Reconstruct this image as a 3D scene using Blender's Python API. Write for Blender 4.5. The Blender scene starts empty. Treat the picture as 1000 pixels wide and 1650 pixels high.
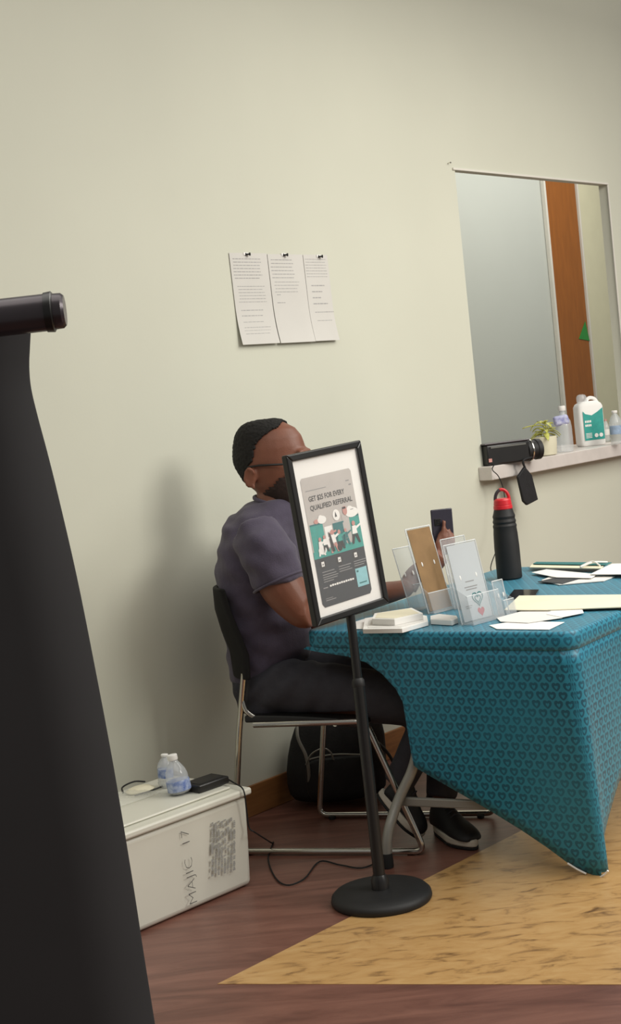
import bpy, bmesh, math, random
from mathutils import Vector as V, Matrix, noise
random.seed(7)
SC = bpy.context.scene
COL = SC.collection

# ------------------------------------------------------------------ camera
F_PX = 2300.0; CAM_H = 1.45
ROLL = math.radians(6.1); PITCH = math.atan(164 / F_PX)
_X = V((1, 0, 0)); _U0 = V((0, math.sin(PITCH), math.cos(PITCH))); FWD = V((0, math.cos(PITCH), -math.sin(PITCH)))
RGT = math.cos(ROLL) * _X - math.sin(ROLL) * _U0
UPV = math.sin(ROLL) * _X + math.cos(ROLL) * _U0
CAM = V((0, 0, CAM_H))
cd = bpy.data.cameras.new('camera'); cam = bpy.data.objects.new('camera', cd); COL.objects.link(cam)
cd.sensor_fit = 'HORIZONTAL'; cd.sensor_width = 36; cd.lens = 36 * F_PX / 1000; cd.clip_start = 0.05
m = Matrix((RGT, UPV, -FWD)).transposed().to_4x4(); m.translation = CAM; cam.matrix_world = m
SC.camera = cam

# ------------------------------------------------------------------ world, lamps, exposure
SC.view_settings.view_transform = 'Standard'; SC.view_settings.look = 'None'
SC.view_settings.gamma = 1; SC.view_settings.use_curve_mapping = False
SC.view_settings.exposure = -0.24
w = bpy.data.worlds.new('room_light'); SC.world = w; w.use_nodes = True
w.node_tree.nodes['Background'].inputs[0].default_value = (1.0, 0.985, 0.93, 1)
w.node_tree.nodes['Background'].inputs[1].default_value = 0.27
def area(name, loc, target, sx, sy, power, col=(1, 0.97, 0.9)):
    d = bpy.data.lights.new(name, 'AREA'); d.shape = 'RECTANGLE'; d.size = sx; d.size_y = sy; d.energy = power; d.color = col
    o = bpy.data.objects.new(name, d); COL.objects.link(o); o.location = loc
    o.rotation_euler = (V(target) - V(loc)).to_track_quat('-Z', 'Y').to_euler(); return o
area('ceiling_and_fill_lamp', (4.6, 2.6, 3.3), (0.4, 5.2, 0.9), 1.7, 1.4, 150)
area('ceiling_and_fill_lamp', (2.6, 4.7, 3.15), (2.5, 4.8, 0.0), 2.8, 2.4, 118)
area('ceiling_and_fill_lamp', (0.3, 2.2, 3.2), (0.3, 2.6, 0.0), 3.2, 1.8, 48)  # camera-side fill, added to whiten the poster front
area('back_room_fill', (2.2, 9.1, 3.5), (1.5, 9.7, 0.6), 3.2, 1.2, 62)  # unseen fill light added to brighten the back room

# ------------------------------------------------------------------ placing helpers: sight line meets a real plane
def ray(x, y): return (x - 500) / F_PX * RGT - (y - 825) / F_PX * UPV + FWD
def onz(x, y, z=0.0):
    d = ray(x, y); return CAM + d * ((z - CAM_H) / d.z)
def onp(x, y, p0, n):
    d = ray(x, y); return CAM + d * ((p0 - CAM).dot(n) / d.dot(n))
def atY(x, y, Y):
    d = ray(x, y); return CAM + d * (Y / d.y)
UP = V((0, 0, 1))
# wall line
W0 = onz(452, 1295); _ph = math.atan(2028 / F_PX)
WD = V((math.sin(_ph), math.cos(_ph), 0)); WN = V((math.cos(_ph), -math.sin(_ph), 0))
def Wp(s, z, off=0.0): return W0 + WD * s + WN * off + UP * z
def Wpx(x, y, off=0.0):
    q = onp(x, y, W0 + WN * off, WN); return (q - W0).dot(WD), q.z

# ------------------------------------------------------------------ mesh helpers
def lin(c):
    if isinstance(c, str): c = [int(c[i:i + 2], 16) / 255 for i in (0, 2, 4)]
    return tuple(((v / 12.92) if v <= 0.04045 else ((v + 0.055) / 1.055) ** 2.4) for v in c)
def mat(name, hexc, rough=0.6, metal=0.0, spec=0.5, var=0.0, vscale=8.0, bump=0.0, bscale=60.0, trans=0.0, alpha=1.0, coat=0.0, sheen=0.0, emit=None, stretch=None, hex2=None):
    M = bpy.data.materials.new(name); M.use_nodes = True; nt = M.node_tree; N = nt.nodes; L = nt.links
    b = N['Principled BSDF']; c = lin(hexc)
    b.inputs['Base Color'].default_value = (*c, 1); b.inputs['Roughness'].default_value = rough
    b.inputs['Metallic'].default_value = metal; b.inputs['Specular IOR Level'].default_value = spec
    b.inputs['Transmission Weight'].default_value = trans; b.inputs['Alpha'].default_value = alpha
    b.inputs['Coat Weight'].default_value = coat; b.inputs['Sheen Weight'].default_value = sheen
    tc = N.new('ShaderNodeTexCoord')
    mp = N.new('ShaderNodeMapping'); L.new(tc.outputs['Object'], mp.inputs[0])
    if stretch: mp.inputs['Scale'].default_value = stretch
    if var > 0:
        n = N.new('ShaderNodeTexNoise'); n.inputs['Scale'].default_value = vscale; n.inputs['Detail'].default_value = 4
        L.new(mp.outputs[0], n.inputs['Vector'])
        r = N.new('ShaderNodeValToRGB'); r.color_ramp.elements[0].position = 0.3; r.color_ramp.elements[1].position = 0.7
        c2 = lin(hex2) if hex2 else tuple(min(1, v * (1 + var)) for v in c)
        c1 = c if hex2 else tuple(v * (1 - var) for v in c)
        r.color_ramp.elements[0].color = (*c1, 1); r.color_ramp.elements[1].color = (*c2, 1)
        L.new(n.outputs['Fac'], r.inputs[0]); L.new(r.outputs[0], b.inputs['Base Color'])
    if bump > 0:
        n = N.new('ShaderNodeTexNoise'); n.inputs['Scale'].default_value = bscale; n.inputs['Detail'].default_value = 3
        L.new(mp.outputs[0], n.inputs['Vector'])
        bp = N.new('ShaderNodeBump'); bp.inputs['Strength'].default_value = bump; bp.inputs['Distance'].default_value = 0.004
        L.new(n.outputs['Fac'], bp.inputs['Height']); L.new(bp.outputs[0], b.inputs['Normal'])
    return M
class MB:
    def __init__(s): s.v = []; s.f = []; s.m = []; s.uv = None
    def add(s, vs, fs, mi=0):
        o = len(s.v); s.v += [V(p) for p in vs]; s.f += [tuple(i + o for i in f) for f in fs]; s.m += [mi] * len(fs); return s
    def box(s, c, ax, ay, az, mi=0):          # half vectors
        c = V(c); ax, ay, az = V(ax), V(ay), V(az)
        if ax.cross(ay).dot(az) < 0: ax = -ax
        vs = [c + ax * i + ay * j + az * k for k in (-1, 1) for j in (-1, 1) for i in (-1, 1)]
        return s.add(vs, [(0, 2, 3, 1), (4, 5, 7, 6), (0, 1, 5, 4), (2, 6, 7, 3), (0, 4, 6, 2), (1, 3, 7, 5)], mi)
    def quadbox(s, q, th, mi=0):              # prism over 4+ points, thickness vector th
        n = len(q); vs = [V(p) for p in q] + [V(p) + V(th) for p in q]
        return s.add(vs, [tuple(range(n))[::-1], tuple(range(n, 2 * n))] + [(i, (i + 1) % n, n + (i + 1) % n, n + i) for i in range(n)], mi)
    def loft(s, secs, n=20, caps=True, mi=0): # secs: (centre, axis1, axis2)
        o = len(s.v)
        for c, a, b in secs:
            for i in range(n):
                t = 2 * math.pi * i / n; s.v.append(V(c) + V(a) * math.cos(t) + V(b) * math.sin(t))
        k = len(secs)
        for j in range(k - 1):
            for i in range(n):
                s.f.append((o + j * n + i, o + j * n + (i + 1) % n, o + (j + 1) * n + (i + 1) % n, o + (j + 1) * n + i)); s.m.append(mi)
        if caps:
            s.f.append(tuple(o + i for i in range(n))[::-1]); s.m.append(mi)
            s.f.append(tuple(o + (k - 1) * n + i for i in range(n))); s.m.append(mi)
        return s
    def tube(s, pts, r, n=12, mi=0, caps=True, flat=None):
        pts = [V(p) for p in pts]; rs = r if isinstance(r, (list, tuple)) else [r] * len(pts)
        secs = []; prev = None
        for i, p in enumerate(pts):
            d = (pts[min(i + 1, len(pts) - 1)] - pts[max(i - 1, 0)]).normalized()
            if prev is None:
                a = d.cross(UP if abs(d.z) < 0.9 else V((1, 0, 0))).normalized()
            else: a = (prev - d * prev.dot(d)).normalized()
            prev = a; b = d.cross(a)
            secs.append((p, a * rs[i], b * rs[i] * (flat or 1)))
        return s.loft(secs, n, caps, mi)
    def lathe(s, base, prof, n=32, ax=UP, mi=0):   # prof: (r, h)
        ax = V(ax).normalized(); a = ax.cross(V((1, 0, 0)) if abs(ax.x) < 0.9 else V((0, 1, 0))).normalized(); b = ax.cross(a)
        return s.loft([(V(base) + ax * h, a * max(r, 1e-4), b * max(r, 1e-4)) for r, h in prof], n, True, mi)
    def ball(s, c, a, b, d, n=20, k=12, mi=0):
        c, a, b, d = V(c), V(a), V(b), V(d)
        return s.loft([(c + d * -math.cos(math.pi * j / k), a * max(.02, math.sin(math.pi * j / k)), b * max(.02, math.sin(math.pi * j / k))) for j in range(k + 1)], n, True, mi)
    def build(s, name, mats, parent=None, smooth=False, bevel=0.0, seg=2, sub=0, angle=40):
        me = bpy.data.meshes.new(name); me.from_pydata([tuple(p) for p in s.v], [], s.f)
        mats = mats if isinstance(mats, (list, tuple)) else [mats]
        for x in mats: me.materials.append(x)
        me.polygons.foreach_set('material_index', s.m)
        bm = bmesh.new(); bm.from_mesh(me); bmesh.ops.recalc_face_normals(bm, faces=bm.faces); bm.to_mesh(me); bm.free()
        o = bpy.data.objects.new(name, me); COL.objects.link(o)
        if bevel:
            b = o.modifiers.new('bevel', 'BEVEL'); b.width = bevel; b.segments = seg; b.limit_method = 'ANGLE'; b.angle_limit = math.radians(35)
        if sub:
            b = o.modifiers.new('sub', 'SUBSURF'); b.levels = sub; b.render_levels = sub
        if smooth:
            me.shade_smooth()
            me.set_sharp_from_angle(angle=math.radians(angle))
        if parent: setpar(o, parent)
        return o
def world_of(o):
    return o.matrix_basis if o.parent is None else world_of(o.parent) @ o.matrix_parent_inverse @ o.matrix_basis
def setpar(o, p):
    o.parent = p; o.matrix_parent_inverse = world_of(p).inverted()
def tag(o, label, cat, group=None, kind=None):
    o['label'] = label; o['category'] = cat
    if group: o['group'] = group
    if kind: o['kind'] = kind
    return o
def thing(name, loc, label, cat, group=None):
    o = bpy.data.objects.new(name, None); COL.objects.link(o); o.location = loc; o.empty_display_size = 0.05
    return tag(o, label, cat, group)
def struct(o): o['kind'] = 'structure'; return o
def baked(o, mods, name=None):
    """apply modifiers into a fresh mesh"""
    for t, kw in mods:
        md = o.modifiers.new(t, t)
        for k, v in kw.items(): setattr(md, k, v)
    dg = bpy.context.evaluated_depsgraph_get(); dg.update()
    me = bpy.data.meshes.new_from_object(o.evaluated_get(dg)); old = o.data
    o.modifiers.clear(); o.data = me; me.shade_smooth(); return o
def fuse(o, vox=0.008, it=6, fac=0.5):
    return baked(o, [('REMESH', dict(mode='VOXEL', voxel_size=vox, adaptivity=0)), ('SMOOTH', dict(iterations=it, factor=fac))])
def bez(pts, n=8):    # catmull-rom through points
    pts = [V(p) for p in pts]; P = [pts[0] * 2 - pts[1]] + pts + [pts[-1] * 2 - pts[-2]]; out = []
    for i in range(1, len(P) - 2):
        for k in range(n):
            t = k / n; a, b, c, d = P[i - 1:i + 3]
            out.append(0.5 * ((2 * b) + (c - a) * t + (2 * a - 5 * b + 4 * c - d) * t * t + (3 * b - a - 3 * c + d) * t ** 3))
    out.append(pts[-1]); return out
def fillet(pts, r=0.04, n=5):
    pts = [V(p) for p in pts]; out = [pts[0]]
    for i in range(1, len(pts) - 1):
        a, b, c = pts[i - 1], pts[i], pts[i + 1]
        d1 = (a - b); d2 = (c - b); rr = min(r, d1.length * .45, d2.length * .45)
        p = b + d1.normalized() * rr; q = b + d2.normalized() * rr
        for k in range(n + 1):
            t = k / n; out.append((1 - t) ** 2 * p + 2 * t * (1 - t) * b + t * t * q)
    return out + [pts[-1]]
def text_polys(txt, size, O, rv, uv, n, mi, mb, extr=0.0003, bold=0.0, fit=None):
    """flat lettering laid on a surface: O = left end of base line"""
    cu = bpy.data.curves.new('t', 'FONT'); cu.body = txt; cu.size = size; cu.offset = bold; cu.resolution_u = 2
    o = bpy.data.objects.new('t', cu); COL.objects.link(o)
    dg = bpy.context.evaluated_depsgraph_get(); dg.update()
    me = bpy.data.meshes.new_from_object(o.evaluated_get(dg))
    if fit: rv = rv * (fit / max(v.co.x for v in me.vertices))
    mb.add([V(O) + rv * v.co.x + uv * v.co.y + n * extr for v in me.vertices], [tuple(p.vertices) for p in me.polygons], mi)
    wd_ = max([v.co.x for v in me.vertices] or [0])
    bpy.data.objects.remove(o); bpy.data.meshes.remove(me); return wd_

# ------------------------------------------------------------------ materials
M = {}
M['wall'] = mat('wall_paint', 'CCCCBC', 0.7, var=0.025, vscale=1.5, bump=0.06, bscale=90)
M['wall_in'] = mat('back_room_paint', 'BEC2BC', 0.75, var=0.015, vscale=2)
M['white_trim'] = mat('white_trim_paint', 'DAD6CC', 0.5, var=0.03, vscale=6)
M['sill'] = mat('sill_laminate', 'D2CAC4', 0.35, var=0.05, vscale=14)
M['base'] = mat('brown_baseboard_wood', '8A5C33', 0.45, var=0.2, vscale=6, stretch=(1, 1, 9))
M['door'] = mat('orange_brown_door_wood', '96591F', 0.45, var=0.1, vscale=5, stretch=(8, 8, 1))
M['chrome'] = mat('chrome', 'C9C6BE', 0.18, metal=1.0)
M['steel_grey'] = mat('grey_powder_coat', '8F8D86', 0.4, metal=0.3, var=0.05)
M['blk_plastic'] = mat('black_plastic', '1B1A1A', 0.35, var=0.1, vscale=20)
M['chairblk'] = mat('black_chair_shell', '131213', 0.6, spec=0.25, var=0.1, vscale=20)
M['blk_matte'] = mat('black_matte', '161516', 0.6, var=0.15, vscale=30, bump=0.1)
M['blk_fabric'] = mat('black_nylon', '19181A', 0.75, var=0.25, vscale=30, bump=0.4, bscale=150)
M['rubber'] = mat('black_rubber', '111111', 0.7, var=0.1)
M['banner'] = mat('banner_back_charcoal', '454445', 0.8, spec=0.25, var=0.06, vscale=4)
M['rail'] = mat('black_anodised_rail', '4A4448', 0.3, metal=0.5, var=0.06, vscale=12)
M['paper'] = mat('white_paper', 'E4E1DC', 0.8, var=0.02)
M['paperw'] = mat('bright_white_card', 'F0EEEA', 0.7, var=0.015)
M['cream'] = mat('cream_paper', 'E9E2C8', 0.75, var=0.04, vscale=7)
M['wsheet'] = mat('wall_sheet_paper', 'CFCCC6', 0.8, var=0.02)
M['winkd'] = mat('wall_sheet_ink', 'A3A1A0', 0.8, var=0.1)
M['ink'] = mat('grey_ink', '8C8B8B', 0.8, var=0.1, vscale=300)
M['inkd'] = mat('dark_ink', '2D2C2E', 0.8, var=0.1)
M['mark'] = mat('grey_marker_ink', '4E4D4C', 0.8, var=0.2, vscale=60)
M['fade'] = mat('faded_print_ink', '9C9B96', 0.8, var=0.1, vscale=60)
M['kraft'] = mat('kraft_card', '8C6D48', 0.8, var=0.12, vscale=18)
M['teal'] = mat('teal_print', '2E9A90', 0.6, var=0.08, vscale=60)
M['teal_d'] = mat('dark_teal_print', '1F6E70', 0.6, var=0.08, vscale=60)
M['pgrey'] = mat('poster_grey_ground', 'BBB5B0', 0.6, var=0.03, vscale=20)
M['pdark'] = mat('poster_dark_ground', '272C33', 0.5, var=0.1, vscale=30)
M['pcyan'] = mat('poster_pale_cyan', '8CC4CC', 0.6, var=0.06, vscale=80)
M['pink'] = mat('poster_rose', 'C58E86', 0.7, var=0.05)
M['green'] = mat('green_print', '2F8A3C', 0.6, var=0.08)
M['red'] = mat('red_plastic', 'C8202A', 0.35, var=0.05)
M['redp'] = mat('red_print', 'B02A38', 0.6, var=0.05)
M['skin'] = mat('brown_skin', '7A4B38', 0.5, var=0.12, vscale=14, bump=0.12, bscale=220)
M['skin_hand'] = M['skin']
M['hair'] = mat('short_black_hair', '14110F', 0.85, var=0.3, vscale=80, bump=0.8, bscale=380)
M['beard'] = mat('short_dark_stubble', '2E1F1A', 0.9, var=0.3, vscale=120, bump=0.6, bscale=400)
M['shirt'] = mat('heather_purple_grey_jersey', '494253', 0.9, var=0.08, vscale=40, bump=0.3, bscale=240, sheen=0.15)
M['pants'] = mat('charcoal_trouser_cloth', '34333A', 0.85, var=0.12, vscale=30, bump=0.25, bscale=260)
M['shoe'] = mat('black_shoe_upper', '17171A', 0.6, var=0.2, vscale=40)
M['sole'] = mat('off_white_sole', 'C9C2B4', 0.6, var=0.05)
M['tub'] = mat('milky_white_plastic', 'D9D7CA', 0.35, var=0.03, vscale=5, bump=0.05, bscale=15)
M['bag_clear'] = mat('thin_clear_film', 'E8E8DE', 0.25, trans=0.0, alpha=0.35, bump=0.5, bscale=30)
M['acrylic'] = mat('clear_acrylic', 'CDD3D7', 0.08, trans=0.0, alpha=0.2, spec=0.8, var=0.01)
M['acr_edge'] = mat('acrylic_edge', 'E8ECEE', 0.2, alpha=0.7, spec=0.8, var=0.01)
M['pet'] = mat('clear_bottle_plastic', 'E4E8EA', 0.1, alpha=0.38, spec=0.9, bump=0.3, bscale=25)
M['blue'] = mat('blue_label_print', '3D5FA8', 0.5, var=0.25, vscale=60, hex2='B9C4DA')
M['lilac'] = mat('lilac_label_print', '8688C0', 0.5, var=0.2, vscale=60, hex2='C9CBE0')
M['leaf'] = mat('yellow_green_leaf', 'C3C465', 0.5, var=0.25, vscale=40)
M['pot'] = mat('cream_pot', 'DCD7BE', 0.6, var=0.04, vscale=10)
M['glass_blk'] = mat('dark_screen_glass', '1D1E22', 0.12, var=0.1)
M['phone'] = mat('phone_back_glass', '3A3742', 0.2, var=0.1)
M['lens'] = mat('lens_glass', '0B0B0E', 0.05, coat=1.0, var=0.1)
M['nail'] = mat('finger_nail', '9A6B58', 0.35, var=0.05)

def floor_mat(name, c1, c2, c3, rough, scale, rot, st, spec=0.5):
    X = bpy.data.materials.new(name); X.use_nodes = True; nt = X.node_tree; N = nt.nodes; L = nt.links; b = N['Principled BSDF']
    tc = N.new('ShaderNodeTexCoord'); mp = N.new('ShaderNodeMapping'); mp.inputs['Rotation'].default_value = (0, 0, rot); mp.inputs['Scale'].default_value = st
    L.new(tc.outputs['Object'], mp.inputs[0])
    n1 = N.new('ShaderNodeTexNoise'); n1.inputs['Scale'].default_value = scale; n1.inputs['Detail'].default_value = 8; n1.inputs['Roughness'].default_value = 0.6; n1.inputs['Distortion'].default_value = 0.9
    L.new(mp.outputs[0], n1.inputs['Vector'])
    r = N.new('ShaderNodeValToRGB'); cr = r.color_ramp
    cr.elements[0].position = 0.3; cr.elements[0].color = (*lin(c1), 1); cr.elements[1].position = 0.66; cr.elements[1].color = (*lin(c3), 1)
    e = cr.elements.new(0.46); e.color = (*lin(c2), 1)
    L.new(n1.outputs['Fac'], r.inputs[0]); L.new(r.outputs[0], b.inputs['Base Color'])
    b.inputs['Roughness'].default_value = rough; b.inputs['Specular IOR Level'].default_value = spec
    n2 = N.new('ShaderNodeTexNoise'); n2.inputs['Scale'].default_value = scale * 6; L.new(mp.outputs[0], n2.inputs['Vector'])
    bp = N.new('ShaderNodeBump'); bp.inputs['Strength'].default_value = 0.12; bp.inputs['Distance'].default_value = 0.003
    L.new(n2.outputs['Fac'], bp.inputs['Height']); L.new(bp.outputs[0], b.inputs['Normal'])
    return X
M['floor'] = floor_mat('reddish_brown_wood_floor', '58372E', '6B463B', '7E5649', 0.38, 2.2, 0.62, (1, 6, 1))
M['inlay'] = floor_mat('golden_burl_wood_inlay', '6E5030', 'B48C58', 'BE9966', 0.33, 9.0, -0.15, (1, 2.8, 1))

# teal spandex with rows of small dark hearts
def cloth_mat():
    X = bpy.data.materials.new('teal_heart_print_spandex'); X.use_nodes = True; nt = X.node_tree; N = nt.nodes; L = nt.links; b = N['Principled BSDF']
    uv = N.new('ShaderNodeUVMap'); uv.uv_map = 'UVMap'; sp = N.new('ShaderNodeSeparateXYZ'); L.new(uv.outputs[0], sp.inputs[0])
    def mth(op, a, bb=None, c=None):
        m_ = N.new('ShaderNodeMath'); m_.operation = op
        for i, q in enumerate((a, bb, c)):
            if q is None: continue
            if isinstance(q, (int, float)): m_.inputs[i].default_value = q
            else: L.new(q, m_.inputs[i])
        return m_.outputs[0]
    P = 0.036; Q = 0.027
    vy = mth('DIVIDE', sp.outputs[1], Q); row = mth('FLOOR', vy); odd = mth('MODULO', mth('ABSOLUTE', row), 2.0)
    ux = mth('ADD', mth('DIVIDE', sp.outputs[0], P), mth('MULTIPLY', odd, 0.5))
    fx = mth('SUBTRACT', mth('FRACT', ux), 0.5); fy = mth('SUBTRACT', mth('FRACT', vy), 0.5)
    ax = mth('ABSOLUTE', fx); hy = mth('SUBTRACT', mth('MULTIPLY', fy, 0.85), mth('MULTIPLY', mth('SQRT', ax), 0.42))
    hy = mth('ADD', hy, 0.14)
    r2 = mth('ADD', mth('MULTIPLY', fx, fx), mth('MULTIPLY', hy, hy))
    heart = mth('LESS_THAN', r2, 0.15); hole = mth('LESS_THAN', r2, 0.024)
    mask = mth('SUBTRACT', heart, hole)
    nz = N.new('ShaderNodeTexNoise'); nz.inputs['Scale'].default_value = 3.0; L.new(uv.outputs[0], nz.inputs['Vector'])
    mask2 = mth('MULTIPLY', mask, mth('ADD', mth('MULTIPLY', nz.outputs['Fac'], 0.9), 0.25))
    mix = N.new('ShaderNodeMix'); mix.data_type = 'RGBA'; L.new(mask2, mix.inputs[0])
    mix.inputs[6].default_value = (*lin('2685A0'), 1); mix.inputs[7].default_value = (*lin('07455C'), 1)
    L.new(mix.outputs[2], b.inputs['Base Color']); b.inputs['Roughness'].default_value = 0.42; b.inputs['Specular IOR Level'].default_value = 0.45
    b.inputs['Sheen Weight'].default_value = 0.1
    return X
M['cloth'] = cloth_mat()

# ------------------------------------------------------------------ room shell
S0, S1, WTOP = -2.4, 5.2, 3.6
OS0, OS1, OZ0, OZ1 = 1.546, 2.905, 1.115, 2.438      # pass-through opening
TH = 0.05
def wbox(mb, s0, s1, z0, z1, o0, o1, mi=0):
    mb.box(Wp((s0 + s1) / 2, (z0 + z1) / 2, (o0 + o1) / 2), WD * (s1 - s0) / 2, WN * (o1 - o0) / 2, UP * (z1 - z0) / 2, mi)
# frame-shaped wall with a real hole in it
mb = MB(); o_ = [(S0, 0), (S1, 0), (S1, WTOP), (S0, WTOP)]; i_ = [(OS0, OZ0 - .05), (OS1, OZ0 - .05), (OS1, OZ1), (OS0, OZ1)]
vs = [Wp(s, z, 0) for s, z in o_ + i_] + [Wp(s, z, -TH) for s, z in o_ + i_]
fs = []
for k in range(4):
    j = (k + 1) % 4
    fs += [(k, j, 4 + j, 4 + k), (8 + j, 8 + k, 12 + k, 12 + j), (4 + k, 4 + j, 12 + j, 12 + k), (j, k, 8 + k, 8 + j)]
mb.add(vs, fs); wall = struct(mb.build('wall_back', M['wall'])); wall['label'] = 'cream painted wall with pass-through opening'
mb = MB(); mb.box((1.2, 3.9, -0.05), (4.2, 0, 0), (0, 4.8, 0), (0, 0, 0.05)); flo = struct(mb.build('floor', M['floor']))
flo['label'] = 'reddish brown wood-look floor'
# golden inlaid panel of the floor
A = onz(350, 1586); B = onz(564, 1478); dl = (B - A).normalized(); Fr = (onz(1000, 1587) - A).normalized()
wl = (W0 - A).dot(WN) ; 
mb = MB(); q = [A, A + Fr * 3.2, A + Fr * 3.2 + dl * 3.6, A + dl * 1.9]
# clip the far side at the wall line
def hitwall(p, d): return p + d * ((W0 - p).dot(WN) / d.dot(WN))
far_l = A + dl * 3.3
if (far_l - W0).dot(WN) < 0.02: far_l = hitwall(A, dl) - dl * .02
q = [A, A + Fr * 2.6, A + Fr * 2.6 + dl * 2.6, far_l]
mb.quadbox([p + UP * 0.0 for p in q], UP * 0.0012); inl = mb.build('wood_inlay', M['inlay'], flo); inl['label'] = 'golden burl wood panel let into floor'
# baseboard
mb = MB(); wbox(mb, S0, S1, 0, 0.112, 0.0005, 0.012); bb = struct(mb.build('baseboard_back', M['base'], bevel=0.003))
# opening trims and sill
mb = MB(); wbox(mb, OS0 - .02, OS1, OZ1 - 0.004, OZ1 + 0.006, 0.0005, 0.008); struct(mb.build('trim_1', M['white_trim'], bevel=0.001))
mb = MB(); wbox(mb, 1.50, OS1 + 0.75, OZ0 - 0.062, OZ0, 0.0, 0.072); wbox(mb, OS0 + .0005, OS1 - .0005, OZ0 - 0.049, OZ0, -0.75, 0.0)
sill = struct(mb.build('trim_2', M['sill'], bevel=0.004)); sill['label'] = 'pale laminate ledge of the pass-through'
mb = MB(); wbox(mb, OS1 - .006, OS1 + .004, OZ0, OZ1 - .004, .0005, 0.006); struct(mb.build('trim_3', M['white_trim'], bevel=0.001))
# back room seen through the opening
BD = -1.9
mb = MB(); sd0 = Wpx(888, 400, BD)[0]; sd1 = Wpx(937, 400, BD)[0]
wbox(mb, -0.5, sd0, 0, WTOP, BD - 0.1, BD - 0.03); struct(mb.build('wall_back_room', M['wall_in']))
mb = MB(); wbox(mb, sd0, sd1, 0.0, 3.3, BD - 0.028, BD - 0.012); dr = struct(mb.build('door_1', M['door'], bevel=0.003)); dr['label'] = 'narrow strip of an orange brown wooden door in the back room'
mb = MB(); wbox(mb, sd0 - .028, sd0 - .004, 0, 3.3, BD - .028, BD + .004); struct(mb.build('trim_4', M['white_trim'], bevel=0.003))
mb = MB(); wbox(mb, sd1 + .006, sd1 + .024, 0, 3.3, BD - .028, BD + .004); struct(mb.build('trim_5', M['white_trim'], bevel=0.003))
mb = MB(); wbox(mb, sd0, S1 + 3, 0, WTOP, BD - 0.1, BD - 0.03); struct(mb.build('wall_back_room_right', mat('cream_back_wall', 'D8D4B6', .7, var=.02)))

# small green triangle stuck on the corner of the opening
p = [Wpx(934, 546, -TH * .9), Wpx(950, 548, -TH * .9), Wpx(943, 519, -TH * .9)]
mb = MB(); jq = []
for x, y in ((932, 546), (949, 549), (942, 518)):
    q_ = onp(x, y, Wp(0, 0, BD - .011), WN); jq.append(q_)
mb.quadbox(jq, WN * 0.003); tag(mb.build('paper_triangle', M['green']), 'small green paper triangle stuck on the brown door strip above the jug', 'decoration')
mb = MB(); s_, z_ = Wpx(721, 263); mb.lathe(Wp(s_, z_, 0), [(.002, 0), (.002, .012), (.004, .013), (.004, .016)], 10, WN)
tag(mb.build('nail', M['chrome'], smooth=True), 'tiny nail in the wall just above the opening corner', 'nail')

# ------------------------------------------------------------------ three typed sheets on the wall
def typed_sheet(s0, s1, z0, z1, plan, label, pinx, tilt=0.0):
    t = thing('typed_sheet', Wp((s0 + s1) / 2, z0, 0.002), label, 'paper', 'typed sheets pinned to the wall')
    # sheet curling slightly at its foot
    mb = MB(); n = 10; vs = []
    for k in range(n + 1):
        f = k / n; z = z1 + (z0 - z1) * f; off = 0.003 + 0.016 * max(0, f - .55) ** 2 * 5
        vs += [Wp(s0 + tilt * f, z, off), Wp(s1 + tilt * f, z, off), Wp(s0 + tilt * f, z, off + .0008), Wp(s1 + tilt * f, z, off + .0008)]
    fs = []
    for k in range(n):
        a = 4 * k; b = a + 4
        fs += [(a, a + 1, b + 1, b), (a + 2, b + 2, b + 3, a + 3), (a, b, b + 2, a + 2), (a + 1, a + 3, b + 3, b + 1)]
    fs += [(0, 2, 3, 1), (4 * n, 4 * n + 1, 4 * n + 3, 4 * n + 2)]
    mb.add(vs, fs); mb.build('sheet', M['wsheet'], t, smooth=True)
    mb = MB(); W_ = s1 - s0; H_ = z1 - z0
    for (f, a, b, th) in plan:
        off = 0.0042 + 0.016 * max(0, f - .55) ** 2 * 5; z = z1 - f * H_; x = s0 + a * W_ + tilt * f; xe = s0 + b * W_ + tilt * f
        while x < xe - .004:
            wl_ = min(random.uniform(.006, .022), xe - x)
            mb.add([Wp(x, z - th, off), Wp(x + wl_, z - th, off), Wp(x + wl_, z, off), Wp(x, z, off)], [(0, 1, 2, 3)]); x += wl_ + .003
    mb.build('printed_text', M['winkd'], t)['kind'] = 'stuff'
    t2 = thing('push_pin', Wp(pinx[0], pinx[1], .004), 'small black push pin holding the ' + pinx[2] + ' of three typed sheets', 'pin', 'black pins over the typed sheets')
    c = Wp(pinx[0], pinx[1], .004)
    mb = MB(); mb.lathe(c, [(.006, 0), (.006, .002), (.003, .004), (.003, .012), (.006, .014), (.0062, .018), (.004, .019)], 14, (WN + WD * .8 - UP * .05)); mb.build('pin_head', M['blk_plastic'], t2, smooth=True)
    mb = MB(); mb.box(c + UP * .002 + WN * .0015, WD * .012, WN * .001, UP * .005); mb.build('tape_patch', M['paperw'], t2)
def lines(f0, f1, n, a, b, th=.0028): return [(f0 + (f1 - f0) * i / max(1, n - 1), a + random.uniform(-.01, .02), b - random.uniform(0, .1), th) for i in range(n)]
pz0, pz1 = 1.712, 2.051
typed_sheet(0.043, 0.247, pz0, pz1, lines(.06, .27, 7, .07, .82) + lines(.36, .53, 6, .12, .86, .002) + lines(.62, .62, 1, .14, .8, .003) + lines(.68, .75, 2, .14, .75, .003) + lines(.81, .88, 3, .14, .85, .003),
            'left typed sheet of three on the wall, mostly filled with text lines', (.13, 2.046, 'left'), .004)
typed_sheet(0.25, 0.452, pz0 - .001, pz1 - .002, lines(.06, .26, 6, .06, .76) + lines(.31, .42, 4, .1, .82, .002) + lines(.45, .45, 1, .12, .3) + lines(.54, .54, 1, .12, .4),
            'middle typed sheet of three on the wall, text only in its upper half', (.34, 2.046, 'middle'), .006)
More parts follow.
